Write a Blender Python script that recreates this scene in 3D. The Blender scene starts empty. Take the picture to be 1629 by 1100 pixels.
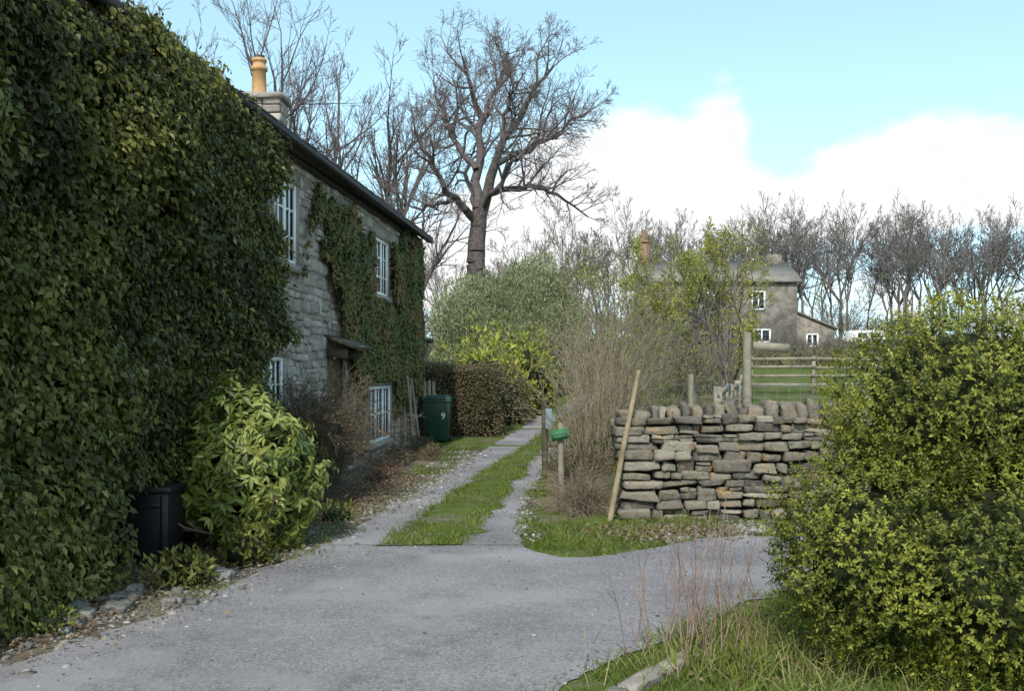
import bpy, bmesh, math, numpy as np
from mathutils import Vector, noise
from mathutils.geometry import delaunay_2d_cdt
R=np.random.default_rng(7)
SC=bpy.context.scene
COL=SC.collection
A=np.array
# ---------------------------------------------------------------- helpers
def nrm(v): return v/np.maximum(np.linalg.norm(v,axis=-1,keepdims=True),1e-9)
def pn(P,scale,seed,n=14):
    r=np.random.default_rng(seed); K=nrm(r.normal(size=(n,3)))*scale*r.uniform(.6,2.2,(n,1))*2.2
    ph=r.uniform(0,6.28,n); return np.sin(P@K.T+ph).sum(1)/math.sqrt(n)*1.1
def zg(x,y):
    return np.interp(y,[-1e4,21,25,30,40,55,73,120,200,700],[0,0,.12,.42,1.1,2.1,3.2,5.4,7,10])
def build(name,V,F,mat,val=None,parent=None,smooth=False):
    V=np.ascontiguousarray(V,dtype=np.float32); F=np.ascontiguousarray(F,dtype=np.int32)
    me=bpy.data.meshes.new(name); k=F.shape[1]
    me.vertices.add(len(V)); me.vertices.foreach_set('co',V.ravel())
    me.loops.add(F.size); me.loops.foreach_set('vertex_index',F.ravel())
    me.polygons.add(len(F)); me.polygons.foreach_set('loop_start',np.arange(0,F.size,k,dtype=np.int32))
    try: me.polygons.foreach_set('loop_total',np.full(len(F),k,dtype=np.int32))
    except Exception: pass
    if smooth: me.polygons.foreach_set('use_smooth',np.ones(len(F),dtype=bool))
    me.update(calc_edges=True)
    if val is not None:
        a=me.attributes.new('v','FLOAT','POINT'); a.data.foreach_set('value',np.ascontiguousarray(val,dtype=np.float32))
    me.materials.append(mat)
    o=bpy.data.objects.new(name,me); COL.objects.link(o)
    if parent: o.parent=parent
    return o
def empty(name):
    o=bpy.data.objects.new(name,None); COL.objects.link(o); return o
def joinVF(L):
    Vs=[];Fs=[];vs=[];n=0
    for t in L:
        V,F=t[0],t[1]; Vs.append(V);Fs.append(F+n);n+=len(V)
        if len(t)>2: vs.append(t[2])
    return np.concatenate(Vs),np.concatenate(Fs),(np.concatenate(vs) if vs else None)
BF=A([[0,3,2,1],[4,5,6,7],[0,1,5,4],[1,2,6,5],[2,3,7,6],[3,0,4,7]])
def boxVF(x0,x1,y0,y1,z0,z1):
    return A([[x0,y0,z0],[x1,y0,z0],[x1,y1,z0],[x0,y1,z0],[x0,y0,z1],[x1,y0,z1],[x1,y1,z1],[x0,y1,z1]],float),BF
def pxw(px,py,d): return A([(px-814)/1584*d,d,1.6+(590-py)/1584*d])
def leaves(P,T,N,L,W,fold=.25,droop=.15):
    n=len(P); T=nrm(T); B=nrm(np.cross(T,N)); N=np.cross(B,T)
    L=np.broadcast_to(L,(n,))[:,None]; W=np.broadcast_to(W,(n,))[:,None]
    m=P+T*L*.45; V=np.stack([P,m+B*W*.5+N*W*fold,m,m-B*W*.5+N*W*fold,P+T*L-N*L*droop],1)
    b=np.arange(n)[:,None,None]*5
    F=(A([[0,1,2],[0,2,3],[1,4,2],[2,4,3]])[None]+b).reshape(-1,3)
    return V.reshape(-1,3),F
def blades(P,T,L,W,r):
    n=len(P); T=nrm(T); B=nrm(np.cross(T,r.normal(size=(n,3))))
    L=np.broadcast_to(L,(n,))[:,None]; W=np.broadcast_to(W,(n,))[:,None]
    hz=T*[1,1,0]
    V=np.stack([P-B*W/2,P+B*W/2,P+T*L*.6+B*W*.35,P+T*L*.6-B*W*.35,P+T*L+hz*L*.45-A([0,0,1])*L*.1],1)
    b=np.arange(n)[:,None,None]*5
    F=(A([[0,1,2],[0,2,3],[3,2,4]])[None]+b).reshape(-1,3)
    return V.reshape(-1,3),F
def rep(v,k): return np.repeat(v,k)
def tubes(p0,p1,r0,r1,k=3):
    n=len(p0); d=nrm(p1-p0); h=np.where(np.abs(d[:,2:3])>.9,A([[1.,0,0]]),A([[0.,0,1]]))
    a=nrm(np.cross(d,h)); b=np.cross(d,a)
    an=np.arange(k)*2*math.pi/k; c=np.cos(an)[None,:,None]; s=np.sin(an)[None,:,None]
    ring=a[:,None]*c+b[:,None]*s
    V=np.concatenate([p0[:,None]+ring*r0[:,None,None],p1[:,None]+ring*r1[:,None,None]],1).reshape(-1,3)
    i=np.arange(k); j=(i+1)%k
    F=(np.stack([i,j,j+k,i+k],1)[None]+(np.arange(n)*2*k)[:,None,None]).reshape(-1,4)
    return V,F
def spawn(pts,rad,L,k,tmin,spread,ratio,r):
    n,m,_=pts.shape; ns=m-1
    t=r.uniform(tmin,1,(n,k)); t[:,0]=.999
    idx=np.minimum((t*ns).astype(int),ns-1); f=t*ns-idx; ii=np.arange(n)[:,None]
    a=pts[ii,idx]; b=pts[ii,idx+1]; pos=a+(b-a)*f[...,None]
    D=nrm(b-a); q=r.normal(size=D.shape); side=nrm(q-(q*D).sum(-1,keepdims=True)*D)
    ang=r.normal(spread,.18,(n,k)); ang[:,0]*=.3; ang=ang[...,None]
    nd=D*np.cos(ang)+side*np.sin(ang)
    nl=L[:,None]*ratio*(1.2-.55*t)*r.uniform(.65,1.25,(n,k))
    nr=(rad[ii,idx]*(1-f)+rad[ii,idx+1]*f)*.68
    return pos.reshape(-1,3),nd.reshape(-1,3),nl.ravel(),nr.ravel()
def tree(P,D,L,Rr,kids,r,wander=.18,trop=.05,spread=.75,ratio=.62,nseg=4,rmin=.012,tmin=.25,taper=.6,kk=3):
    S=[];tips=None
    for lv in range(len(kids)+1):
        n=len(P); pts=[P];rad=[Rr];p=P;d=D
        ns=nseg if lv<len(kids) else max(2,nseg-1)
        for s in range(ns):
            d=d+r.normal(0,wander,(n,3)); d[:,2]+=trop; d=nrm(d); q=p+d*(L/ns)[:,None]
            rr=np.maximum(Rr*(1-taper*(s+1)/ns),rmin)
            S.append((p,q,np.maximum(rad[-1],rmin),rr)); pts.append(q);rad.append(rr);p=q
        pts=np.stack(pts,1);rad=np.stack(rad,1)
        tips=pts
        if lv<len(kids): P,D,L,Rr=spawn(pts,rad,L,kids[lv],tmin,spread,ratio,r)
    return [np.concatenate(x) for x in zip(*S)],tips
def limb(poly,r0,r1,n=8,r=R,jit=.0):
    poly=A(poly,float); t=np.linspace(0,len(poly)-1,n+1)
    pts=np.stack([np.interp(t,np.arange(len(poly)),poly[:,i]) for i in range(3)],1)
    pts[1:-1]=(pts[:-2]+2*pts[1:-1]+pts[2:])/4+r.normal(0,jit,(n-1,3))
    return pts,np.linspace(r0,r1,n+1)
# ---------------------------------------------------------------- materials
def newmat(name):
    m=bpy.data.materials.new(name); m.use_nodes=True; nt=m.node_tree; nt.nodes.clear()
    out=nt.nodes.new('ShaderNodeOutputMaterial'); b=nt.nodes.new('ShaderNodeBsdfPrincipled')
    nt.links.new(b.outputs[0],out.inputs[0]); return m,nt,b,out
def ramp(nt,fac,cols,pos=None):
    r=nt.nodes.new('ShaderNodeValToRGB'); e=r.color_ramp.elements
    n=len(cols); pos=pos or [i/(n-1) for i in range(n)]
    while len(e)<n: e.new(.5)
    for i in range(n): e[i].position=pos[i]; e[i].color=(*cols[i],1)
    nt.links.new(fac,r.inputs[0]); return r.outputs[0]
def noi(nt,scale,detail=6,rough=.6,coord=None):
    t=nt.nodes.new('ShaderNodeTexNoise'); t.inputs['Scale'].default_value=scale; t.inputs['Detail'].default_value=detail; t.inputs['Roughness'].default_value=rough
    if coord is None:
        tc=nt.nodes.new('ShaderNodeTexCoord'); coord=tc.outputs['Object']
    nt.links.new(coord,t.inputs['Vector']); return t.outputs['Fac']
def mth(nt,op,a,b=0.0,c=0.0,clamp=False):
    n=nt.nodes.new('ShaderNodeMath'); n.operation=op; n.use_clamp=clamp
    for i,x in enumerate((a,b,c)):
        if isinstance(x,(int,float)): n.inputs[i].default_value=x
        else: nt.links.new(x,n.inputs[i])
    return n.outputs[0]
def mixc(nt,f,a,b,mode='MIX'):
    n=nt.nodes.new('ShaderNodeMix'); n.data_type='RGBA'; n.blend_type=mode
    for s,x in ((n.inputs[0],f),(n.inputs[6],a),(n.inputs[7],b)):
        if isinstance(x,(int,float)): s.default_value=x
        elif isinstance(x,tuple): s.default_value=(*x,1)
        else: nt.links.new(x,s)
    return n.outputs[2]
def sstep(nt,x,a,b):
    n=nt.nodes.new('ShaderNodeMapRange'); n.interpolation_type='SMOOTHSTEP'
    n.inputs[1].default_value=a;n.inputs[2].default_value=b; nt.links.new(x,n.inputs[0]); return n.outputs[0]
def bump(nt,b,h,strength,dist=.02):
    n=nt.nodes.new('ShaderNodeBump'); n.inputs['Strength'].default_value=strength; n.inputs['Distance'].default_value=dist
    nt.links.new(h,n.inputs['Height']); nt.links.new(n.outputs[0],b.inputs['Normal'])
def MN(name,cols,scale=5,rough=.9,bs=.4,spec=.2,pos=None,bscale=None,dist=.02):
    m,nt,b,o=newmat(name); f=noi(nt,scale); nt.links.new(ramp(nt,f,cols,pos or [.3+.4*i/(len(cols)-1) for i in range(len(cols))]),b.inputs['Base Color'])
    b.inputs['Roughness'].default_value=rough; b.inputs['Specular IOR Level'].default_value=spec
    if bs: bump(nt,b,noi(nt,bscale or scale*4),bs,dist)
    return m
def ML(name,cols,rough=.5,trans=.25,spec=.35,pos=None):
    m,nt,b,o=newmat(name); at=nt.nodes.new('ShaderNodeAttribute'); at.attribute_name='v'
    c=ramp(nt,at.outputs['Fac'],cols,pos); nt.links.new(c,b.inputs['Base Color'])
    b.inputs['Roughness'].default_value=rough; b.inputs['Specular IOR Level'].default_value=spec
    if trans:
        t=nt.nodes.new('ShaderNodeBsdfTranslucent'); nt.links.new(c,t.inputs[0]); mx=nt.nodes.new('ShaderNodeMixShader'); mx.inputs[0].default_value=trans
        nt.links.new(b.outputs[0],mx.inputs[1]); nt.links.new(t.outputs[0],mx.inputs[2]); nt.links.new(mx.outputs[0],o.inputs[0])
    return m
def MStone(name,cols,lichen=(.32,.2,.06),lam=.5,dark=(.05,.045,.04),dam=.65,extra=None):
    m,nt,b,o=newmat(name); at=nt.nodes.new('ShaderNodeAttribute'); at.attribute_name='v'
    f=mth(nt,'ADD',mth(nt,'MULTIPLY',at.outputs['Fac'],.75),mth(nt,'MULTIPLY',noi(nt,9),.35),clamp=True)
    c=ramp(nt,f,cols)
    c=mixc(nt,mth(nt,'MULTIPLY',sstep(nt,noi(nt,5,8,.7),.54,.66),lam),c,lichen)
    if extra: c=mixc(nt,mth(nt,'MULTIPLY',sstep(nt,noi(nt,7.3,7,.7),.53,.59),.65),c,extra)
    c=mixc(nt,mth(nt,'MULTIPLY',sstep(nt,noi(nt,23,8,.75),.5,.68),dam),c,dark)
    nt.links.new(c,b.inputs['Base Color']); b.inputs['Roughness'].default_value=.95; b.inputs['Specular IOR Level'].default_value=.1
    bump(nt,b,noi(nt,40,8,.7),.9,.02); return m
m_ivy=ML('ivy_leaf',[(.024,.027,.006),(.06,.066,.012),(.12,.124,.022),(.26,.235,.07)],.5,.2,.3)
m_ivy2=ML('cottage_ivy_leaf',[(.035,.042,.012),(.075,.085,.02),(.13,.13,.035),(.19,.095,.04)],.55,.2,.25)
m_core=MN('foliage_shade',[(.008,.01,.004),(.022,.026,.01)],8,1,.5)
m_auc=ML('aucuba_leaf',[(.05,.075,.015),(.13,.16,.03),(.23,.255,.06),(.34,.35,.11)],.45,.2,.3)
m_box=ML('box_leaf',[(.032,.044,.01),(.1,.118,.018),(.21,.22,.03),(.35,.34,.055)],.5,.28,.3)
m_wil=ML('willow_leaf',[(.11,.13,.06),(.2,.225,.1),(.31,.33,.18)],.6,.3)
m_yel=ML('fresh_leaf',[(.07,.1,.02),(.18,.2,.03),(.34,.34,.05)],.55,.35)
m_bud=ML('budding_leaf',[(.16,.17,.04),(.3,.3,.06),(.42,.4,.09)],.6,.4)
m_grs=ML('grass_blade',[(.055,.075,.017),(.1,.145,.025),(.17,.21,.045),(.3,.26,.13)],.65,.3,.15)
m_hdg=ML('hedge_leaf',[(.045,.042,.02),(.095,.08,.038),(.15,.115,.065)],.7,.1)
m_lit=ML('litter',[(.09,.055,.03),(.18,.12,.07),(.27,.2,.13)],.8,.1,.1)
m_bark=MN('bark',[(.055,.045,.044),(.12,.1,.095)],6,.95,.6)
m_twig=MN('twig_bark',[(.09,.074,.076),(.16,.135,.132)],3,.9,0)
m_twigf=MN('far_twig_bark',[(.12,.098,.088),(.19,.162,.145)],2,.95,0)
m_dry=MN('dry_stem',[(.14,.11,.08),(.3,.245,.175)],2,.9,0)
m_brown=MN('brown_stem',[(.075,.055,.04),(.17,.128,.085)],2,.9,0)
m_red=MN('red_stem',[(.16,.085,.07),(.32,.24,.19)],4,.8,0)
m_wood=MN('weathered_wood',[(.14,.128,.1),(.27,.24,.185)],6,.9,.4)
m_woodd=MN('dark_wood',[(.05,.042,.032),(.1,.085,.065)],6,.9,.4)
m_pole=MN('larch_pole',[(.15,.12,.07),(.29,.24,.15)],8,.8,.4)
m_white=MN('white_paint',[(.72,.72,.7),(.82,.82,.8)],7,.5,.05)
m_glass,nt,b,_=newmat('window_glass'); b.inputs['Base Color'].default_value=(.02,.025,.03,1); b.inputs['Roughness'].default_value=.06
m_black=MN('black_plastic',[(.006,.006,.007),(.012,.012,.013)],20,.45,.05,.4)
m_bin=MN('green_plastic',[(.008,.03,.02),(.012,.045,.03)],6,.4,.05,.4)
m_sign=MN('green_sign_paint',[(.02,.11,.05),(.035,.17,.07)],8,.6,0)
m_bluegrey=MN('bluegrey_plastic',[(.12,.19,.22),(.18,.25,.28)],8,.6,0)
m_wallst=MStone('field_stone',[(.055,.05,.047),(.12,.106,.09),(.2,.175,.14),(.31,.28,.235)],(.34,.21,.075),.6,(.035,.032,.03),.7,(.21,.215,.15))
m_fac=MStone('cottage_stone',[(.17,.148,.125),(.29,.255,.22),(.4,.36,.315),(.5,.46,.41)],(.42,.33,.24),.35,(.12,.1,.085),.6)
m_mort=MN('mortar',[(.18,.158,.135),(.31,.28,.24)],12,.95,.5)
m_core2=MN('wall_core',[(.015,.013,.011),(.04,.035,.028)],12,1,.5)
m_slate=MN('slate',[(.03,.03,.03),(.08,.075,.07)],9,.8,.4)
m_gut=MN('gutter',[(.012,.012,.012),(.02,.02,.02)],9,.6,0)
m_pot=MN('clay_pot',[(.36,.2,.09),(.48,.29,.14)],9,.8,.1)
m_farst=MN('far_stone',[(.12,.105,.09),(.24,.21,.18)],2.5,.95,.4,pos=[.38,.62])
m_farroof=MN('far_roof_slate',[(.15,.135,.12),(.25,.225,.2)],1.5,.9,.3)
m_brick=MN('brick_stack',[(.17,.1,.075),(.26,.15,.11)],5,.9,.2)
m_peb=ML('pebble',[(.06,.055,.048),(.16,.15,.135),(.36,.345,.315)],.95,0,.1)
def turf(name,brown,bth):
    m,nt,b,_=newmat(name)
    c=ramp(nt,noi(nt,2.5,8,.7),[(.05,.06,.018),(.075,.1,.024),(.11,.14,.035)],[.3,.5,.7])
    c=mixc(nt,mth(nt,'MULTIPLY',sstep(nt,noi(nt,1.3,9,.75),bth,bth+.1),.9),c,brown)
    nt.links.new(c,b.inputs['Base Color']); b.inputs['Roughness'].default_value=1; b.inputs['Specular IOR Level'].default_value=.03; bump(nt,b,noi(nt,25,8,.7),.35,.02); return m
m_gnd=turf('ground_turf',(.13,.11,.075),.5)
m_worn=turf('worn_turf',(.14,.125,.1),.5)
def gravelmat(name,base,dk,lt,speck=.5,vs=90):
    m,nt,b,_=newmat(name)
    c=ramp(nt,noi(nt,.9,10,.65),[dk,base,lt],[.34,.5,.66])
    v=nt.nodes.new('ShaderNodeTexVoronoi'); v.inputs['Scale'].default_value=vs
    tc=nt.nodes.new('ShaderNodeTexCoord'); nt.links.new(tc.outputs['Object'],v.inputs['Vector'])
    sp=nt.nodes.new('ShaderNodeSeparateColor'); nt.links.new(v.outputs['Color'],sp.inputs[0])
    c=mixc(nt,mth(nt,'MULTIPLY',mth(nt,'GREATER_THAN',sp.outputs[0],.72),speck),c,tuple(min(.6,x*1.4) for x in lt))
    c=mixc(nt,mth(nt,'MULTIPLY',mth(nt,'LESS_THAN',sp.outputs[1],.25),speck),c,tuple(x*.55 for x in dk))
    c=mixc(nt,mth(nt,'MULTIPLY',sstep(nt,noi(nt,2.2,8,.7),.54,.68),.5),c,tuple(x*.78 for x in dk))
    c=mixc(nt,mth(nt,'MULTIPLY',sstep(nt,noi(nt,.55,5,.6),.48,.62),.7),c,tuple(x*1.15 for x in lt))
    c=mixc(nt,mth(nt,'MULTIPLY',sstep(nt,noi(nt,1.15,9,.75),.6,.7),.4),c,(.1,.1,.075))
    nt.links.new(c,b.inputs['Base Color']); b.inputs['Roughness'].default_value=.95; b.inputs['Specular IOR Level'].default_value=.12
    h=mth(nt,'ADD',mth(nt,'MULTIPLY',v.outputs['Distance'],.5),noi(nt,70,6,.8)); h=mth(nt,'ADD',h,mth(nt,'MULTIPLY',noi(nt,5,4),1.5))
    bump(nt,b,h,.5,.02); return m
m_road=gravelmat('road_surface',(.205,.195,.2),(.145,.138,.143),(.25,.238,.242),.42,80)
m_bed=gravelmat('bed_soil',(.1,.08,.055),(.05,.04,.028),(.15,.125,.09),.5,55)
# ---------------------------------------------------------------- world, sun, camera
S=Vector((-.2,-1,.95)).normalized(); el=math.asin(S.z); az=math.atan2(S.x,S.y)
w=bpy.data.worlds.new("World"); SC.world=w; w.use_nodes=True; nt=w.node_tree; nt.nodes.clear()
out=nt.nodes.new('ShaderNodeOutputWorld'); bg=nt.nodes.new('ShaderNodeBackground'); nt.links.new(bg.outputs[0],out.inputs[0])
sky=nt.nodes.new('ShaderNodeTexSky'); sky.sky_type='NISHITA'; sky.sun_disc=False; sky.sun_elevation=el; sky.sun_rotation=az%(2*math.pi)
sky.air_density=1.0; sky.dust_density=.4; sky.ozone_density=1.5
tc=nt.nodes.new('ShaderNodeTexCoord'); sx=nt.nodes.new('ShaderNodeSeparateXYZ'); nt.links.new(tc.outputs['Generated'],sx.inputs[0])
va=nt.nodes.new('ShaderNodeVectorMath'); va.operation='ADD'; va.inputs[1].default_value=(0,0,.2); nt.links.new(tc.outputs['Generated'],va.inputs[0])
vn=nt.nodes.new('ShaderNodeVectorMath'); vn.operation='NORMALIZE'; nt.links.new(va.outputs[0],vn.inputs[0]); nt.links.new(vn.outputs[0],sky.inputs[0])
azn=mth(nt,'ARCTAN2',sx.outputs[0],sx.outputs[1]); eln=mth(nt,'ARCSINE',sx.outputs[2])
mp=nt.nodes.new('ShaderNodeMapping'); mp.inputs['Scale'].default_value=(1,1,1.7); nt.links.new(tc.outputs['Generated'],mp.inputs[0])
n1=noi(nt,9,10,.62,mp.outputs[0]); n2=noi(nt,2.2,6,.6,mp.outputs[0])
acc=None
for (px,py,a,bb,amp) in [(990,265,.075,.04,1.1),(1080,290,.07,.045,.95),(1155,190,.024,.04,.75),(850,215,.03,.02,.45),(1390,265,.05,.03,1.0),(1560,230,.05,.032,1.1),(1480,290,.1,.025,.7),(790,380,.1,.045,1.0),(1000,350,.1,.025,.8),(1450,345,.2,.02,.8),(1230,330,.08,.025,.55)]:
    a0=math.atan((px-814)/1584); e0=math.atan((590-py)/1584*math.cos(a0))
    q=mth(nt,'ADD',mth(nt,'POWER',mth(nt,'ABSOLUTE',mth(nt,'DIVIDE',mth(nt,'SUBTRACT',azn,a0),a)),2.),mth(nt,'POWER',mth(nt,'ABSOLUTE',mth(nt,'DIVIDE',mth(nt,'SUBTRACT',eln,e0),bb)),2.))
    g=mth(nt,'MULTIPLY',mth(nt,'EXPONENT',mth(nt,'MULTIPLY',q,-.8)),amp); acc=g if acc is None else mth(nt,'ADD',acc,g)
low=mth(nt,'MULTIPLY',mth(nt,'SUBTRACT',1.,sstep(nt,eln,.04,.16)),.6)
acc=mth(nt,'ADD',acc,low)
dens=mth(nt,'ADD',mth(nt,'MULTIPLY',mth(nt,'MINIMUM',acc,1.1),.62),mth(nt,'MULTIPLY',mth(nt,'SUBTRACT',n1,.5),1.15))
cm=sstep(nt,dens,.18,.47)
other=mth(nt,'MULTIPLY',sstep(nt,n2,.55,.7),sstep(nt,mth(nt,'ABSOLUTE',azn),.7,1.1)); cm=mth(nt,'MAXIMUM',cm,mth(nt,'MULTIPLY',other,.7))
SKY=.15
skyc=mixc(nt,1.0,sky.outputs[0],(3.05,3.05,2.25),'MULTIPLY')
cl=ramp(nt,n1,[(.9/SKY,.93/SKY,.97/SKY),(1.04/SKY,1.04/SKY,1.04/SKY)],[.3,.5])
fin=mixc(nt,cm,skyc,cl)
nt.links.new(fin,bg.inputs[0]); bg.inputs[1].default_value=SKY
sun=bpy.data.lights.new('sun','SUN'); sun.energy=4.5; sun.angle=math.radians(.55); sun.color=(1,.95,.88)
so=bpy.data.objects.new('sun',sun); COL.objects.link(so); so.rotation_euler=S.to_track_quat('Z','Y').to_euler()
cam=bpy.data.cameras.new('camera'); co=bpy.data.objects.new('camera',cam); COL.objects.link(co)
cam.lens=35; cam.sensor_width=36; co.location=(0,0,1.6); co.rotation_euler=(math.pi/2,0,0); cam.shift_y=40/1629; cam.clip_end=3000; SC.camera=co
SC.view_settings.view_transform='Standard'; SC.view_settings.look='None'; SC.view_settings.exposure=0
# ---------------------------------------------------------------- ground
ys=np.concatenate([np.arange(-20,20,1.),np.arange(20,140,2.),np.linspace(140,900,25)]); xs=np.concatenate([-np.geomspace(600,30,14),np.arange(-28,30,1.),np.geomspace(30,600,14)])
X,Y=np.meshgrid(xs,ys); Z=zg(X,Y); V=np.stack([X,Y,Z],-1).reshape(-1,3)
nx=len(xs); i=np.arange(len(ys)-1)[:,None]*nx+np.arange(nx-1)[None]; F=np.stack([i,i+1,i+1+nx,i+nx],-1).reshape(-1,4)
build('ground',V,F,m_gnd)
def fract(poly,amp,step,seed,closed=True):
    P=A(poly,float); Q=[]
    n=len(P)
    for k in range(n if closed else n-1):
        a=P[k];b=P[(k+1)%n]; m=max(1,int(np.linalg.norm(b-a)/step)); t=np.arange(m)[:,None]/m; Q.append(a+(b-a)*t)
    if not closed: Q.append(P[-1:])
    Q=np.concatenate(Q); Q3=np.c_[Q,np.zeros(len(Q))]
    return Q+np.stack([pn(Q3,2.5,seed)+.5*pn(Q3,9,seed+5),pn(Q3,2.5,seed+1)+.5*pn(Q3,9,seed+6)],1)*amp
def sheet(name,poly,z,mat,amp=.05,seed=3,step=.06):
    Q=fract(poly,amp,step,seed)
    vs,_,fs,_,_,_=delaunay_2d_cdt([Vector((float(x),float(y))) for x,y in Q],[],[list(range(len(Q)))],1,1e-5)
    T=[]
    P2=[(v.x,v.y) for v in vs]
    for f in fs:
        a,b,c=f[:3]; cr=(P2[b][0]-P2[a][0])*(P2[c][1]-P2[a][1])-(P2[b][1]-P2[a][1])*(P2[c][0]-P2[a][0])
        T.append((a,b,c) if cr>0 else (a,c,b))
    return build(name,A([(x,y,z) for x,y in P2]),A(T),mat)
ROAD=[(-4.6,-4),(0.2,-4),(.2,-1),(-.1,3),(.21,4.97),(.5,5.35),(.81,5.75),(1.2,6.3),(1.65,6.9),(3,7.3),(9,7.9),(9,10),(2.8,9.55),(2.3,9.5),(1.7,9.4),(1.3,9.0),(1.03,8.76),(.7,8.5),(.46,8.5),(.2,8.8),(.05,9.25),(-.46,9.35),(-1.2,9.1),(-1.68,9.2),(-1.8,8.6),(-1.95,8.05),(-2.1,7.2),(-2.28,6.4),(-2.77,5.39),(-3.4,3)]
sheet('road',ROAD,.008,m_road,.03,3)
sheet('flower_bed',[(-3.9,3.),(-3.2,3.),(-2.6,5.39),(-2.1,6.4),(-1.8,8.05),(-1.55,9.05),(-1.35,11),(-.9,14.9),(-.4,19),(-.3,20.9),(-2.3,20.9),(-3.3,10)],.004,m_bed,.05,9)
def strip(name,Lp,Rp,mat,off,seed,n=260,amp=.04,crown=0):
    Lp=A(Lp,float);Rp=A(Rp,float); t=np.linspace(0,1,n)
    def rs(P):
        s=np.r_[0,np.cumsum(np.linalg.norm(np.diff(P,axis=0),axis=1))]; s/=s[-1]
        q=np.stack([np.interp(t,s,P[:,i]) for i in range(2)],1); k=A([1,2,3,2,1])/9.
        pq=np.pad(q,((2,2),(0,0)),mode='edge'); return np.stack([np.convolve(pq[:,i],k,'valid') for i in range(2)],1)
    l=rs(Lp);r=rs(Rp); l3=np.c_[l,t*0];r3=np.c_[r,t*0]
    l[:,0]+=(pn(l3,3,seed)+.6*pn(l3,9,seed+2))*amp; r[:,0]+=(pn(r3,3,seed+1)+.6*pn(r3,9,seed+3))*amp
    V=[];m=7
    for j in range(m):
        f=j/(m-1); q=l*(1-f)+r*f; V.append(np.c_[q,zg(q[:,0],q[:,1])+off+crown*math.sin(math.pi*f)*(1+.5*pn(np.c_[q,t*0],1.5,seed+9))*np.clip(t*20,0,1)])
    V=np.stack(V,1).reshape(-1,3); i=np.arange(n-1)[:,None]*m+np.arange(m-1)[None]
    return build(name,V,np.stack([i,i+1,i+1+m,i+m],-1).reshape(-1,4),mat,smooth=True)
tL=[(-1.7,9.0),(-1.49,11),(-1.07,14.9),(-.45,20.8),(.5,27),(2,33),(4,40)]
gL=[(-1.2,8.95),(-.87,12.07),(-.15,17.5),(.69,23.7),(1.3,27.5),(2.8,33),(4.8,40)]
strip('track',tL,[(.05,9.0),(.17,12),(.5,15.5),(1.0,19.5),(1.4,24),(1.8,27.5),(3.3,33),(5.3,40)],m_road,.0125,21)
gR=[(-.46,9.0),(.0,13.3),(.42,18.5),(.95,23.7),(1.5,27.5),(3,33),(5,40)]
strip('grass_strip',gL,gR,m_worn,.0175,31,amp=.07,crown=.04)
def inpoly(P,poly):
    x,y=P[:,0],P[:,1]; c=np.zeros(len(P),bool); n=len(poly)
    for i in range(n):
        x1,y1=poly[i];x2,y2=poly[i-1]
        k=((y1>y)!=(y2>y)); c^=k&(x<(x2-x1)*(y-y1)/((y2-y1) if y2!=y1 else 1e-9)+x1)
    return c
def grass(name,poly,n,h,wd,seed,vb=.35,mat=m_grs,z0=0,thr=-.6,jit=.035,cs=1.6):
    r=np.random.default_rng(seed); P_=A(poly); lo=P_.min(0);hi=P_.max(0)
    q=r.uniform(lo,hi,(int(n*3),2)); q3=np.c_[q,q[:,0]*0]; k=inpoly(q+r.normal(0,jit,q.shape),poly)&(pn(q3,cs,seed)+.5*pn(q3,cs*4,seed+2)+r.normal(0,.35,len(q))>thr); q=q[k][:n]
    P=np.c_[q,zg(q[:,0],q[:,1])+z0]; cl=pn(P,2.0,seed+1); c2=pn(P,6,seed+3)
    T=r.normal(0,.5,(len(P),3)); T[:,2]=1
    L=h*r.gamma(4,.25,len(P))*(1+.3*cl+.25*c2)
    V,F=blades(P,T,np.maximum(L,.008),wd*r.uniform(.6,1.3,len(P)),r)
    v=np.clip(vb+.14*cl+.1*c2+r.normal(0,.17,len(P)),0,1)
    return build(name,V,F,mat,rep(v,5))
strip_poly=gL[:5]+gR[:5][::-1]
grass('track_grass',[tuple(p) for p in strip_poly],50000,.042,.007,41,.42,z0=.025,jit=.07,thr=-.75,cs=1.2)
verge=[(.02,9.2),(.2,8.8),(.46,8.5),(.7,8.5),(1.03,8.76),(1.3,9.0),(1.7,9.4),(2.3,9.5),(3.4,9.6),(3.4,10.7),(1.1,10.9),(.9,13),(1.1,16),(1.3,19),(.95,19),(.45,15),(.17,12)]
grass('verge_grass',verge,34000,.055,.008,43,.42,thr=-.45,jit=.07)
nearv=[(.17,4.9),(.46,5.35),(.8,5.8),(1.15,6.35),(1.6,6.95),(3,7.35),(7,7.7),(7,3.2),(1.2,3.2),(.5,4.2),(.05,4.4)]
grass('roadside_grass',nearv,62000,.06,.006,45,.47,thr=-.75,jit=.05)
grass('bed_grass',[(-2.9,5.2),(-2.2,6.4),(-1.9,8.),(-1.6,9),(-1.4,11),(-1.0,14.9),(-1.3,14.9),(-1.7,11),(-2.1,8.5),(-2.6,6.6),(-3.3,5.3)],9000,.045,.007,47,.35,thr=.25,jit=.1)
grass('bed_grass',[(-1.6,15),(-1.1,15),(-.6,20.5),(-1.2,21.2),(-1.8,20)],4500,.05,.01,49,.35,thr=.35,jit=.1)
grass('field_grass',[(1.6,12),(1.9,24),(4,30),(16,30),(14,11.6),(1.5,11.6)],40000,.16,.014,48,.5)
bm=bmesh.new(); bmesh.ops.create_icosphere(bm,subdivisions=1,radius=1); IV=A([v.co[:] for v in bm.verts]); IF=A([[v.index for v in f.verts] for f in bm.faces]); bm.free()
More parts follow.
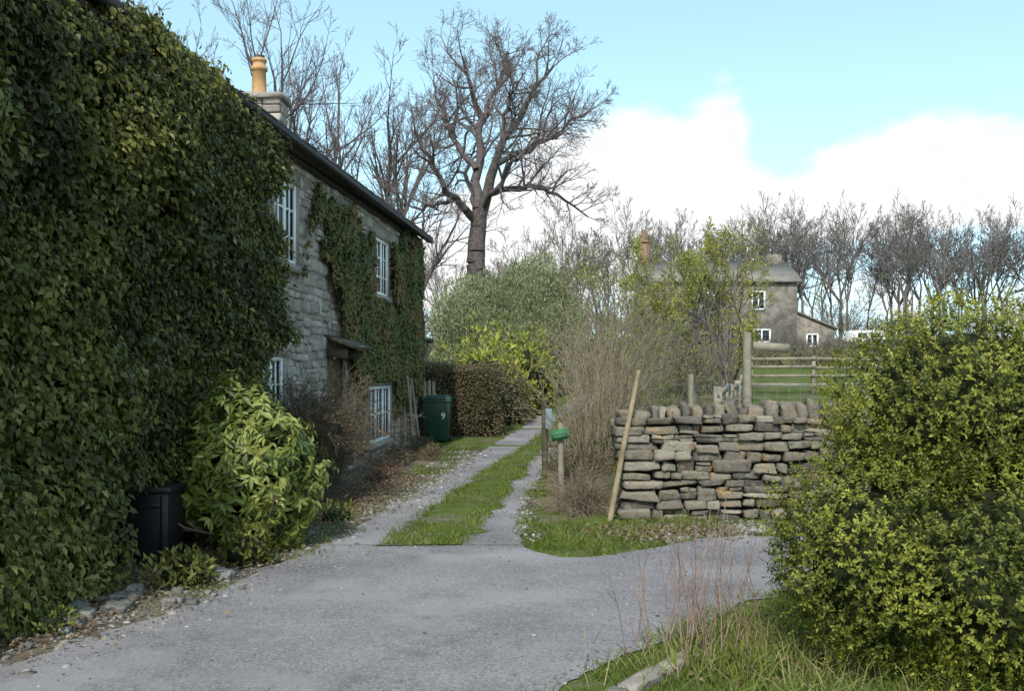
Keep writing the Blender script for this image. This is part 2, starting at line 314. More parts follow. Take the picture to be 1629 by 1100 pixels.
def pebbles(name,q,s,seed,mat=m_peb,z0=0.,vb=.5):
    r=np.random.default_rng(seed); n=len(q); s=np.minimum(s,.045); sc=s[:,None]*r.uniform(.6,1.3,(n,3))*[1,1,.6]
    a=r.uniform(0,6.28,n); ca,sa=np.cos(a),np.sin(a)
    V=IV[None]*(1+r.normal(0,.16,(n,len(IV),1)))*sc[:,None]; V=np.stack([V[...,0]*ca[:,None]-V[...,1]*sa[:,None],V[...,0]*sa[:,None]+V[...,1]*ca[:,None],V[...,2]],-1)
    V+=np.c_[q,zg(q[:,0],q[:,1])+z0+s*.15][:,None]
    F=(IF[None]+(np.arange(n)*len(IV))[:,None,None]).reshape(-1,3)
    return build(name,V.reshape(-1,3),F,mat,rep(np.clip(r.normal(vb,.25,n),0,1),len(IV)))
def along(poly,n,spread,seed):
    r=np.random.default_rng(seed); P=A(poly,float); s=np.r_[0,np.cumsum(np.linalg.norm(np.diff(P,axis=0),axis=1))]
    t=r.uniform(0,s[-1],n); q=np.stack([np.interp(t,s,P[:,i]) for i in range(2)],1); return q+r.normal(0,1,(n,2))*spread
lb=[(-2.95,5.2),(-2.45,6.4),(-2.15,8.05),(-1.85,9.05),(-1.6,11),(-1.25,14.9),(-.75,19.8)]
r=np.random.default_rng(1)
q=along(lb,6200,.22,1); pebbles('edge_gravel',q,r.gamma(1.4,.006,len(q))+.004,2,vb=.5)
q=along([(1.15,9.85),(2.4,10.0),(3.4,10.1)],1500,.24,3); pebbles('wall_rubble',q,r.gamma(1.8,.011,len(q))+.005,5,vb=.55)
q=np.concatenate([along([(-2.6,5.4),(-1.9,8.5),(-.6,9.3),(.1,9.1),(.5,8.5),(3,8.9)],1500,.2,6),along([(.1,4.9),(.8,5.85),(1.65,7.0)],500,.06,66),r.uniform([-2.4,4.2],[1.5,8.6],(1100,2))]); q=q[inpoly(q,ROAD)]; pebbles('road_grit',q,r.gamma(2,.0018,len(q))+.002,7,z0=.008,vb=.45)
q=np.concatenate([along([(-1.45,11),(-1.0,15),(-.7,18)],1300,.13,8),along([(.1,9.3),(.2,13)],400,.08,9)]); pebbles('track_stones',q,r.gamma(1.6,.006,len(q))+.004,10,z0=.01,vb=.5)
r=np.random.default_rng(50); q=np.concatenate([along([(-3.1,5.5),(-2.6,8),(-2.0,11),(-1.7,15)],6500,.28,11),along([(.9,9.6),(2,9.9)],1300,.3,12),along([(1.1,5.0),(2,6.3)],500,.3,13)])
P=np.c_[q,np.full(len(q),.02)+r.uniform(0,.03,len(q))]; T=r.normal(size=(len(q),3))*[1,1,.3]; N=r.normal(size=(len(q),3))*.4+[0,0,1]
V,F=leaves(P,T,N,r.uniform(.02,.05,len(q)),r.uniform(.015,.03,len(q))); build('leaf_litter',V,F,m_lit,rep(r.uniform(0,1,len(q)),5))
# ---------------------------------------------------------------- stones
bm=bmesh.new(); bmesh.ops.create_cube(bm,size=2); bmesh.ops.subdivide_edges(bm,edges=bm.edges[:],cuts=4,use_grid_fill=True)
bm.verts.ensure_lookup_table(); SV=A([v.co[:] for v in bm.verts]); SF=A([[v.index for v in f.verts] for f in bm.faces]); bm.free()
CR=A([[a,b_,c_] for a in (-1,1) for b_ in (-1,1) for c_ in (-1,1)],float)
TW=np.prod((1+SV[:,None,:]*CR[None])/2,axis=2)
def stones(C,H,round_,rough,seed,rot=None,corner=.12):
    r=np.random.default_rng(seed); n=len(C)
    rd=(round_*r.uniform(.5,1.5,n))[:,None,None]
    sq=SV/(np.linalg.norm(SV,ord=5,axis=1,keepdims=True)); base=SV[None]*(1-rd)+sq[None]*rd
    hm=H.min(1)[:,None,None]
    cd=r.normal(0,corner,(n,8,3))*A([.5,.3,1.]); base=base+np.einsum('vc,ncj->nvj',TW,cd)
    low=r.normal(0,1.3,(n,3,3)); ph=r.uniform(0,6.28,(n,1,3))
    w=np.sin(np.einsum('nvk,nkj->nvj',base*1.7,low)+ph)*.5+r.normal(0,.3,base.shape)
    V=base*H[:,None]+w*rough*hm
    if rot is not None:
        a=rot[:,None]; x,z=V[...,0].copy(),V[...,2].copy(); V[...,0]=x*np.cos(a)-z*np.sin(a); V[...,2]=x*np.sin(a)+z*np.cos(a)
    V=V+C[:,None]; F=(SF[None]+(np.arange(n)*len(SV))[:,None,None]).reshape(-1,4)
    return V.reshape(-1,3),F,rep(np.clip(r.normal(.45,.3,n),0,1),len(SV))
wall=empty('dry_stone_wall'); r=np.random.default_rng(77)
WX0,WX1=1.13,7.2; C=[];H=[]
for side,yy in ((0,10.78),(1,11.2)):
    z=.0
    while z<1.02:
        hc=r.uniform(.065,.135) if z<.7 else r.uniform(.05,.1); x=WX0+.03*math.sin(z*5); first=True
        while x<WX1:
            wd=r.uniform(.1,.32) if not first else r.uniform(.28,.42)
            if r.uniform()<.16: wd=r.uniform(.3,.48)
            if x+wd>WX1+.1: break
            yv=yy+r.normal(0,.025)+z*.04*(1-2*side); wv=.016*math.sin(x*2.3+z*9)
            if not first and r.uniform()<.3 and hc>.085:
                f=r.uniform(.35,.65); m2=r.uniform(.3,.7) if wd>.18 else 1
                C.append((x+wd/2,yv,z+hc*f/2+wv)); H.append((wd/2*.97,.16,hc*f/2*.96))
                C.append((x+wd*m2/2,yv,z+hc*(1+f)/2+wv)); H.append((wd*m2/2*.96,.16,hc*(1-f)/2*.96))
                if m2<1: C.append((x+wd*(1+m2)/2,yv+.01,z+hc*(1+f)/2+wv)); H.append((wd*(1-m2)/2*.95,.16,hc*(1-f)/2*.9))
            else:
                C.append((x+wd/2,yv,z+hc/2+wv+r.uniform(-.008,.008))); H.append((wd/2*.975,.17,hc/2*r.uniform(.8,1.1)))
            x+=wd+r.uniform(.0,.008); first=False
        z+=hc+.001
C=A(C);H=A(H); V,F,v=stones(C,H,.38,.19,5,rot=r.normal(0,.035,len(C)),corner=.2); build('stones',V,F,m_wallst,v,wall)
x=WX0+.02; C=[];H=[]
while x<WX1-.1:
    wd=r.uniform(.06,.17); hh=r.uniform(.15,.25)
    if x<WX0+.3: wd=.36;hh=.13
    C.append((x+wd/2,10.98+r.uniform(-.03,.03),1.03+hh/2)); H.append((wd/2*.98,r.uniform(.17,.22),hh/2)); x+=wd+r.uniform(.0,.02)
C=A(C);H=A(H); V,F,v=stones(C,H,.7,.2,6,rot=np.where(H[:,0]>.15,0,r.normal(.08,.14,len(C))),corner=.18); build('coping',V,F,m_wallst,np.clip(v+.15,0,1),wall)
V,F=boxVF(WX0+.12,WX1-.1,10.8,11.18,-.05,1.03); build('core',V,F,m_core2,parent=wall)
# ---------------------------------------------------------------- cottage
k=.096
def fac(y,off,z): return A([-4.18+k*y+off,y-k*off,z])
def fbox(y0,y1,o0,o1,z0,z1):
    V=A([fac(y0,o0,z0),fac(y0,o1,z0),fac(y1,o1,z0),fac(y1,o0,z0),fac(y0,o0,z1),fac(y0,o1,z1),fac(y1,o1,z1),fac(y1,o0,z1)]); return V,BF
cot=empty('stone_cottage')
WIN=[(12.45,13.35,3.0,4.08),(17.9,18.9,2.98,4.02),(11.5,12.8,.7,1.78),(17.4,19.1,.3,1.32)]
DOOR=(14.9,15.8,.0,1.9)
V,F=fbox(3.4,22.0,-4.3,-.13,-.05,4.6); build('walls',V,F,m_mort,parent=cot)
OP=[(a-.1,b_+.1,c_-.1,d_+.17) for a,b_,c_,d_ in WIN]+[DOOR]
yl=sorted(set([10.3,22.01]+[q for o_ in OP for q in o_[:2]])); zl=sorted(set([-.04,4.58,0.]+[q for o_ in OP for q in o_[2:]]))
Vm=[];Fm=[]
for a0,a1 in zip(yl[:-1],yl[1:]):
    for c0,c1 in zip(zl[:-1],zl[1:]):
        ym,zm=(a0+a1)/2,(c0+c1)/2
        if any(o_[0]<ym<o_[1] and o_[2]<zm<o_[3] for o_ in OP): continue
        n0=len(Vm); Vm+=[fac(a0,-.016,c0),fac(a1,-.016,c0),fac(a1,-.016,c1),fac(a0,-.016,c1)]; Fm.append([n0,n0+1,n0+2,n0+3])
build('facade_mortar',A(Vm),A(Fm),m_mort,parent=cot)
r=np.random.default_rng(99); C=[];H=[]; z=0.
while z<4.55:
    hc=r.uniform(.09,.22); y=10.4+r.uniform(-.2,0)
    while y<22.0:
        wd=r.uniform(.12,.4)
        if y>21.5: wd=22.05-y
        y1=y+wd; bad=[(a-.1,b_+.1,c_,d_+.02) for a,b_,c_,d_ in WIN+[DOOR]]
        seg=[(y,y1)]
        for a,b_,c_,d_ in bad:
            if z+hc>c_-.1 and z<d_+.16:
                ns=[]
                for (s0,s1) in seg:
                    if s1<=a or s0>=b_: ns.append((s0,s1))
                    else:
                        if s0<a-.05: ns.append((s0,a))
                        if s1>b_+.05: ns.append((b_,s1))
                seg=ns
        wv=.03*math.sin(y*1.1+z*5)+.015*math.sin(y*3+z)
        for s0,s1 in seg:
            if s1-s0>.05:
                if hc>.14 and r.uniform()<.45:
                    f=r.uniform(.35,.65)
                    C.append(((s0+s1)/2,z+hc*f/2+wv)); H.append(((s1-s0)/2-.014,.09,hc*f/2-.009)); C.append(((s0+s1)/2+r.normal(0,.01),z+hc*(1+f)/2+wv)); H.append(((s1-s0)/2-.014,.09,hc*(1-f)/2-.009))
                else: C.append(((s0+s1)/2,z+hc/2+wv)); H.append(((s1-s0)/2-.014,.09,hc/2-.011))
        y=y1
    z+=hc
C=A(C);H=A(H); V,F,v=stones(np.c_[C[:,0],r.normal(0,.01,len(C)),C[:,1]],H,.6,.14,8,corner=.12)
off=V[:,1]-.085; Vw=np.stack([-4.18+k*V[:,0]+off,V[:,0]-k*off,V[:,2]],1); build('facade_stones',Vw,F,m_fac,v,cot)
for i,(a,b_,c_,d_) in enumerate(WIN):
    L=[fbox(a-.12,b_+.12,-.12,.03,d_,d_+.17),fbox(a-.14,b_+.14,-.12,.07,c_-.1,c_),fbox(a-.1,a,-.12,.018,c_,d_),fbox(b_,b_+.1,-.12,.018,c_,d_)]
    V,F,_=joinVF(L); build('window_surround',V,F,m_fac,np.full(len(V),.35),cot)
    V,F=fbox(a,b_,-.12,-.032,c_,d_); build('glass',V,F,m_glass,parent=cot)
    fr=.06; L=[fbox(a,a+fr,-.031,.005,c_,d_),fbox(b_-fr,b_,-.031,.005,c_,d_),fbox(a+fr,b_-fr,-.031,.005,c_,c_+fr),fbox(a+fr,b_-fr,-.031,.005,d_-fr,d_)]
    nm=2 if i in(0,1) else 3
    for j in range(1,nm): 
        yy=a+(b_-a)*j/nm; L.append(fbox(yy-.035,yy+.035,-.03,.003,c_+fr,d_-fr))
    for j in range(0,nm): 
        yy=a+(b_-a)*(j+.5)/nm; L.append(fbox(yy-.016,yy+.016,-.03,-.012,c_+fr,d_-fr))
    for j in range(1,3 if i<3 else 2):
        nz_=3 if i<3 else 2; zz=c_+(d_-c_)*j/nz_; L.append(fbox(a+fr,b_-fr,-.0305,-.014,zz-.014,zz+.014))
    V,F,_=joinVF(L); build('window_frame',V,F,m_white,parent=cot)
V,F=fbox(DOOR[0],DOOR[1],-.12,-.06,0,DOOR[3]); build('door',V,F,m_brown,parent=cot)
C0=[fac(14.75,-.1,2.17),fac(14.75,.42,1.98),fac(15.95,.42,1.98),fac(15.95,-.1,2.17)]
V=A([*[c-A([0,0,.05]) for c in C0],*C0]); build('porch_canopy',V,BF,m_wallst,np.full(8,.1),cot)
V,F,_=joinVF([fbox(14.85,14.91,-.05,.3,1.78,1.92),fbox(15.79,15.85,-.05,.3,1.78,1.92)]); build('canopy_brackets',V,F,m_woodd,parent=cot)
def rp(y,o,z): return fac(y,o,z)
RZ=5.9;ro=-2.15
L=[]
for s in range(14):
    t0=s/14;t1=(s+1.15)/14
    o0=.28+(ro-.28)*t0; z0=4.52+(RZ-4.52)*t0+.045; o1=.28+(ro-.28)*t1; z1=4.52+(RZ-4.52)*t1
    ycur=3.2
    while ycur<22.2:
        wd=r.uniform(.25,.45); y1=min(ycur+wd,22.25); jz=r.uniform(-.006,.012)
        V=A([rp(ycur,o0,z0-.03+jz),rp(y1-.01,o0,z0-.03+jz),rp(y1-.01,o1,z1-.03),rp(ycur,o1,z1-.03),rp(ycur,o0,z0+jz),rp(y1-.01,o0,z0+jz),rp(y1-.01,o1,z1),rp(ycur,o1,z1)]); L.append((V,BF)); ycur=y1
V,F,_=joinVF(L); build('roof_front',V,F,m_slate,parent=cot)
V=A([rp(3.2,ro,RZ-.06),rp(22.25,ro,RZ-.06),rp(22.25,-4.6,4.45),rp(3.2,-4.6,4.45),rp(3.2,ro,RZ+.02),rp(22.25,ro,RZ+.02),rp(22.25,-4.6,4.53),rp(3.2,-4.6,4.53)]); build('roof_back',V,BF,m_slate,parent=cot)
V=A([rp(21.7,-.13,4.55),rp(21.95,-.13,4.55),rp(21.95,ro,RZ-.12),rp(21.7,ro,RZ-.12),rp(21.7,-4.2,4.55),rp(21.95,-4.2,4.55)])
build('gable_face',V,A([[1,5,2],[0,3,4]]),m_mort,parent=cot)
V,F,_=joinVF([fbox(3.2,22.2,.02,.05,4.38,4.52),fbox(3.2,22.25,.18,.29,4.45,4.53)]); build('gutter',V,F,m_gut,parent=cot)
pd=fac(21.85,.07,0); V,F=tubes(A([pd]),A([pd+A([0,0,4.4])]),A([.035]),A([.035]),8); build('downpipe',V,F,m_gut,parent=cot)
cx,cy=-4.45,18.0
C=[];H=[];z=5.3
while z<6.42:
    for (sx0,sy0,hx,hy) in [(-.17,-.2,.16,.1),(.17,-.2,.16,.1),(-.17,.2,.16,.1),(.17,.2,.16,.1),(.24,0,.1,.2),(-.24,0,.1,.2)]:
        C.append((cx+sx0*(1+r.normal(0,.03)),cy+sy0,z+.075)); H.append((hx,hy,.07))
    z+=.15
V,F,v=stones(A(C),A(H),.3,.1,12,corner=.04); build('chimney_stack',V,F,m_fac,np.clip(v-.2,0,1),cot)
V,F=boxVF(cx-.27,cx+.27,cy-.24,cy+.24,5.2,6.4); build('chimney_core',V,F,m_mort,parent=cot)
V,F,v=stones(A([[cx,cy,6.5]]),A([[.4,.37,.055]]),.3,.3,13,corner=.03); build('chimney_cap',V,F,m_fac,v*0+.2,cot)
prof=[(.155,6.55),(.135,6.62),(.12,7.02),(.15,7.03),(.15,7.09),(.115,7.1),(.115,7.18),(.135,7.19),(.135,7.24),(.09,7.24),(.085,7.0)]
kk=16; V=A([[cx-.12+rr*math.cos(a*2*math.pi/kk),cy+rr*math.sin(a*2*math.pi/kk),zz] for rr,zz in prof for a in range(kk)])
F=A([[j*kk+a,j*kk+(a+1)%kk,(j+1)*kk+(a+1)%kk,(j+1)*kk+a] for j in range(len(prof)-1) for a in range(kk)]); build('chimney_pot',V,F,m_pot,parent=cot,smooth=True)
V,F=tubes(A([[cx-.12,cy,7.2]]),A([[cx-.12,cy,7.3]]),A([.1]),A([.1]),12); build('pot_cowl',V,F,m_slate,parent=cot)
# ---------------------------------------------------------------- ivy
EDGE=11.35
def ivyoff(y,z,seed):
    P=np.stack([y*0,y,z],1); return .3+.14*pn(P,.55,seed)+.09*pn(P,1.8,seed+1)+.045*pn(P,5,seed+2)
def ivy_top(y): 
    P=np.stack([y*0,y,y*0],1); return 4.47+.1*pn(P,1.2,61)+.07*pn(P,4,62)+.08*np.exp(-((y-10.3)/.8)**2)
def inhole(y,z): return (z<.74)&(y>7.45)&(y<9.3)
def ivymass():
    r=np.random.default_rng(60); n=20500; m=7
    y=r.uniform(4.2,12.0,n); z=r.uniform(0.05,5.0,n); top=ivy_top(y)
    P0=np.stack([y*0,y,z],1)
    edge=EDGE+.13*pn(P0,2,63)+.07*pn(P0,7,65)-.3*np.clip((z-4.0),0,1)-.75*np.clip((2.2-z)*2,0,1)
    keep=(z<top)&(y<edge); y=y[keep];z=z[keep];top=top[keep]; n=len(y)
    fade=np.clip((top-z)/.5,0,1)**.5*np.clip((EDGE+.3-y)/.5,.25,1)**.5
    hole=inhole(y,z).astype(float)
    o=ivyoff(y,z,64); o=(.05+o*(.25+.75*fade)-np.clip(.9-z,0,1)*.12)*(1-.85*hole)+r.normal(.03,.06,n)*(1-.6*hole)
    e=.06
    gy=(ivyoff(y+e,z,64)-ivyoff(y-e,z,64))/(2*e); gz=(ivyoff(y,z+e,64)-ivyoff(y,z-e,64))/(2*e)
    Nb=np.stack([np.ones(n),-gy-.1,-gz+.35],1)
    P=np.stack([-4.18+k*y+o,y-k*o,z],1)
    cl=pn(np.stack([o*0,y,z],1),2.6,66); cl2=pn(np.stack([o*0,y,z],1),.7,67)
    t=np.tile(np.linspace(0,1,m),n); PP=np.repeat(P,m,0)+r.normal(0,.028,(n*m,3)); dv=nrm(np.stack([np.full(n,.5),r.normal(0,.35,n),np.full(n,-.75)],1)); PP+=np.repeat(dv,m,0)*(t*r.uniform(.05,.16,n*m))[:,None]
    T=np.repeat(dv,m,0)+r.normal(0,.45,(n*m,3)); N=nrm(np.repeat(nrm(Nb),m,0)+r.normal(0,.4,(n*m,3)))
    L=r.uniform(.045,.08,n*m); V,F=leaves(PP,T,N,L,L*r.uniform(.45,.7,n*m),.2,.25)
    v=np.clip(.38+np.repeat(.13*cl+.09*cl2+r.normal(0,.12,n),m)+r.normal(0,.11,n*m)+(.5-t)*.15+(r.uniform(size=n*m)<.06)*.35,0,1)
    m2=8000; y2=r.uniform(4.2,11.3,m2); oo=-r.uniform(0,1,m2)**1.5*1.3+.25; z2=4.44+(-oo+.2)*.5+.07*pn(np.stack([oo,y2,oo*0],1),2,68)+r.uniform(0,.1,m2)
    P2=np.stack([-4.18+k*y2+oo,y2,np.minimum(z2,5.2)],1); N2=nrm(np.stack([.4*np.ones(m2),y2*0-.2,y2*0+1],1)+r.normal(0,.4,(m2,3))); T2=r.normal(size=(m2,3))*[1,1,.3]
    L2=r.uniform(.05,.09,m2); Va,Fa=leaves(P2,T2,N2,L2,L2*.75); va=np.clip(r.normal(.45,.2,m2),0,1)
    V,F,v=joinVF([(V,F,rep(v,5)),(Va,Fa,rep(va,5))])
    iv=empty('ivy'); build('ivy_leaves',V,F,m_ivy,v,iv)
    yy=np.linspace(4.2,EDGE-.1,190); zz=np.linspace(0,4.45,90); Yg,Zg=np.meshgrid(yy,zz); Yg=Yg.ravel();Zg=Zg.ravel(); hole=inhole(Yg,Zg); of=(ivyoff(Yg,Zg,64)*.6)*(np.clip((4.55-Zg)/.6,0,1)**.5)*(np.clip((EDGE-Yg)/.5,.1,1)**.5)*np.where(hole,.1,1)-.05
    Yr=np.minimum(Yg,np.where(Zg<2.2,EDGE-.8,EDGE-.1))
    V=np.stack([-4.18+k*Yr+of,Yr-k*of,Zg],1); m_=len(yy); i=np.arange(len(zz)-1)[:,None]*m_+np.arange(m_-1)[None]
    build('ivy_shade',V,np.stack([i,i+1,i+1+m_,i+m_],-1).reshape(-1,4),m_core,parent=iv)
    n=60; y=r.uniform(7,11.,n); P=np.stack([-4.18+k*y+.15,y,ivy_top(y)-.05],1); D=nrm(r.normal(0,.4,(n,3))+[.1,0,1]); sg,_=tree(P,D,r.uniform(.1,.28,n),np.full(n,.004),[3],r,rmin=.0025)
    V,F=tubes(*sg); build('ivy_shoots',V,F,m_brown,parent=iv)
ivymass()
def ivy_cottage():
    r=np.random.default_rng(70); n=100000; y=r.uniform(13.3,22.1,n); z=r.uniform(.2,4.5,n); P0=np.stack([y*0,y,z],1)
    nz=pn(P0,1.1,71)*.22+pn(P0,4,72)*.12
    lim=13.95+(4.3-z)*.85; top=np.where(y<20,4.22,4.45)-np.where((y>16.4)&(y<19.8),.25,0)-np.where(y<15.5,.1,0)
    keep=(y>lim+nz)&(z<top+nz*.5)&(z>.9+nz-(y<17.2)*.4)
    keep|=(np.abs(y-(13.85+.4*np.sin(z*1.7)))<.06+.04*nz)&(z>2.9)&(z<4.3)
    for a,b_,c_,d_ in (WIN[1],WIN[3]): keep&=~((y>a-.45-nz*.3)&(y<b_+.1)&(z>c_-.12-nz*.2)&(z<d_+.12))
    den=pn(P0,1.6,75); keep&=(r.uniform(size=n)<np.clip(.62+.35*den,.08,1)); y=y[keep];z=z[keep];n=len(y); P0=P0[keep]
    o=.03+.05*np.abs(pn(P0,.8,73))+r.uniform(0,.07,n)
    P=np.stack([-4.18+k*y+o,y-k*o,z],1); N=nrm(np.stack([np.ones(n),np.full(n,-.35),np.full(n,.35)],1)+r.normal(0,.45,(n,3)))
    T=np.stack([r.normal(.2,.3,n),r.normal(0,.6,n),r.normal(-.9,.4,n)],1); L=r.uniform(.05,.1,n)
    V,F=leaves(P,T,N,L,L*.8,.15,.15); br=(pn(P0,1.3,76)>.3)&(r.uniform(size=n)<.6)
    v=np.clip(.4+.12*pn(P0,2.5,74)+r.normal(0,.16,n)+br*.4,0,1); e=empty('wall_ivy'); build('leaves',V,F,m_ivy2,rep(v,5),e)
    n=22; ya=r.uniform(15.5,17.0,n); ya[n//2:]=r.uniform(19.3,21.3,n-n//2); P=np.stack([-4.18+k*ya+.03,ya,np.full(n,.1)],1); D=nrm(np.stack([ya*0,r.normal(-.05,.2,n),ya*0+1],1))
    S_,_=tree(P,D,np.full(n,2.4),np.full(n,.012),[4],r,wander=.1,spread=.5,nseg=8,rmin=.005)
    for q in (S_[0],S_[1]):
        yq=q[:,1]; q[:,0]=-4.18+k*yq+.03
    V,F=tubes(*S_); build('stems',V,F,m_brown,parent=e)
ivy_cottage()
# ---------------------------------------------------------------- bushes
bm=bmesh.new(); bmesh.ops.create_icosphere(bm,subdivisions=4,radius=1); KV=A([v.co[:] for v in bm.verts]); KF=A([[v.index for v in f.verts] for f in bm.faces]); bm.free()
def bush(name,lobes,n,L,asp,mat,seed,sprig=0,core=.72,clump=.1,cs=3.,up=.3,vb=.4,vr=.15,coremat=m_core,depth=.25,shoots=0,tipdir=None,sl0=(1.5,3.2)):
    r=np.random.default_rng(seed); C=A([l[0] for l in lobes],float); RR=A([l[1] for l in lobes],float)
    ar=RR.prod(1)**(2/3); li=r.choice(len(C),n,p=ar/ar.sum()); d=nrm(r.normal(size=(n,3)))
    disp=1+clump*pn(d*RR[li]+C[li],cs,seed+1)+clump*.5*pn(d*RR[li]+C[li],cs*3,seed+2)
    f=disp*(1-depth*r.uniform(0,1,n)**2)
    P=C[li]+d*RR[li]*f[:,None]; ok=P[:,2]>zg(P[:,0],P[:,1])+.01
    for j in range(len(C)):
        q=np.linalg.norm((P-C[j])/RR[j],axis=1); ok&=~((q<.8)&(li!=j))
    P=P[ok];d=nrm((d/RR[li])[ok]); n=len(P); cl=pn(P,cs,seed+1); e=empty(name)
    if sprig:
        sd=nrm(d+r.normal(0,.35,(n,3))+[0,0,up]); k_=sprig; t=np.tile(np.linspace(.1,1,k_),n); o=np.repeat(P,k_,0); s=np.repeat(sd,k_,0)
        sl=np.repeat(r.uniform(*sl0,n)*L,k_); q=r.normal(size=o.shape); side=nrm(q-(q*s).sum(1,keepdims=True)*s)
        PP=o+s*(t*sl)[:,None]; T=s*.55+side; N=s+r.normal(0,.3,s.shape); LL=L*r.uniform(.6,1.2,len(PP))*(1.1-.4*t)
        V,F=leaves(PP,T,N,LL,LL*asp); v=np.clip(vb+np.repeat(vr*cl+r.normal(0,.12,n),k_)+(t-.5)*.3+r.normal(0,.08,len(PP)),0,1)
    else:
        T=d*.6+r.normal(0,.6,(n,3))+[0,0,up] if tipdir is None else d*.5+r.normal(0,.35,(n,3))+A(tipdir); N=nrm(d+r.normal(0,.5,(n,3))+[0,0,.3]); LL=L*r.uniform(.6,1.3,n)
        V,F=leaves(P,T,N,LL,LL*asp); v=np.clip(vb+vr*cl+r.normal(0,.16,n),0,1)
    build('leaves',V,F,mat,rep(v,5),e)
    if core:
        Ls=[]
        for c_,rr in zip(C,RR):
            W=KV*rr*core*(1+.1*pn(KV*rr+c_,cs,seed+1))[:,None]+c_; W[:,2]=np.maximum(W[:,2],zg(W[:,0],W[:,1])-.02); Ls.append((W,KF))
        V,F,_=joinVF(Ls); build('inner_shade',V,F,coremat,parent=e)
    if shoots:
        li=r.choice(len(C),shoots); d=nrm(np.abs(r.normal(size=(shoots,3)))*[1,1,1.5]*np.sign(r.normal(size=(shoots,3)))*[1,1,0]+[0,0,.5]); P=C[li]+d*RR[li]*.7
        sg,_=tree(P,nrm(d+[0,0,.4]),RR[li].mean(1)*.5,np.full(shoots,.006),[3],r,rmin=.004); V,F=tubes(*sg); build('shoots',V,F,m_brown,parent=e)
    return e
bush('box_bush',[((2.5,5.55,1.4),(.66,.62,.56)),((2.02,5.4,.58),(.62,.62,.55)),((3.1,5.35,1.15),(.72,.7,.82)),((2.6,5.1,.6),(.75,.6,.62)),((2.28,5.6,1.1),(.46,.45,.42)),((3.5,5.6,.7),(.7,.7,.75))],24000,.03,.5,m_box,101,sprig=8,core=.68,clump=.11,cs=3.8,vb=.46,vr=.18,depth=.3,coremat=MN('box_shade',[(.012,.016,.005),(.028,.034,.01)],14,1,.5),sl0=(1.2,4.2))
def aucuba():
    r=np.random.default_rng(110); e=empty('aucuba_bush'); c=A([-2.36,9.0,.7]); rr=A([.57,.56,.7]); n=900
    d=nrm(r.normal(size=(n,3))); f=(1+.11*pn(d,2.5,111)+.06*pn(d,6,114))*(1-.4*r.uniform(0,1,n)**2); P=c+d*rr*f[:,None]; k_=P[:,2]>.05; P=P[k_];d=d[k_];n=len(P)
    s=nrm(d+r.normal(0,.35,(n,3))+[0,-.1,.3]); m=8; o=np.repeat(P,m,0); S_=np.repeat(s,m,0); q=r.normal(size=o.shape); side=nrm(q-(q*S_).sum(1,keepdims=True)*S_)
    t=np.tile(np.linspace(0,1,m),n); T=side+S_*(.1+.5*t[:,None])-[0,0,.5]; N=S_+side*-.2; L=r.uniform(.08,.155,len(o))*(1.1-.4*t)
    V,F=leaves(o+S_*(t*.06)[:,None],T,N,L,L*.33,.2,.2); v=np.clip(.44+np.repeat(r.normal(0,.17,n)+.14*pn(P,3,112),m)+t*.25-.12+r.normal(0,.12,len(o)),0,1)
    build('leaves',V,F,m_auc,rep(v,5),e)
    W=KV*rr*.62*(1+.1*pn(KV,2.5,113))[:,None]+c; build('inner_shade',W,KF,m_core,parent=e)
    P=np.tile(c*[1,1,0],(9,1))+r.normal(0,.06,(9,3))*[1,1,0]; sg,_=tree(P,nrm(r.normal(0,.4,(9,3))+[0,0,1]),np.full(9,.6),np.full(9,.016),[4],r,ratio=.5); V,F=tubes(*sg,5); build('stems',V,F,m_brown,parent=e)
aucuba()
def shrub(name,x,y,s,n,L,mat,seed,vb=.4,asp=.4,zz=None,core=.6):
    z=float(zg(x,y)); bush(name,[((x,y,z+s[2]*.45),s),((x+s[0]*.5,y,z+s[2]*.3),tuple(A(s)*.7))],n,L,asp,mat,seed,core=core,clump=.22,vb=vb,up=.5,depth=.6,cs=4)
shrub('low_shrub',-2.45,7.4,(.2,.2,.18),1000,.065,m_ivy,120,.6)
shrub('low_shrub',-2.2,8.2,(.24,.24,.22),900,.07,m_ivy,121,.5)
shrub('golden_shrub',-3.12,6.6,(.14,.15,.22),700,.035,m_yel,122,.6)
shrub('flowering_plant',-1.9,10.6,(.2,.3,.16),600,.04,m_yel,123,.3)
shrub('low_shrub',-2.85,6.1,(.16,.2,.09),400,.045,m_yel,119,.3)
shrub('bank_bush',-.15,26.5,(.6,1.2,1.0),5000,.09,m_hdg,124,.6)
shrub('bank_bush',.3,30,(.8,1.2,1.3),5000,.1,m_yel,125,.15)
shrub('leafy_shrub',-.75,27.2,(1.0,.8,1.6),2600,.2,m_yel,126,.8)
shrub('leafy_shrub',.4,28.6,(.8,.8,1.7),2200,.18,m_yel,127,.65)
bush('willow_bush',[((-1.0,34,3.1),(1.6,1.5,2.0)),((.5,34,3.4),(1.7,1.6,2.3)),((1.5,35,2.6),(1.2,1.4,2.0)),((-1.7,34.5,2.3),(1.2,1.3,1.8)),((-.4,34,1.7),(2.4,1.6,1.3))],52000,.13,.3,m_wil,130,core=.78,clump=.12,cs=.9,up=.9,vb=.65,vr=.18,depth=.35,coremat=MN('willow_shade',[(.05,.06,.03),(.1,.11,.055)],6,1,.4),tipdir=(0,0,.9),shoots=200)
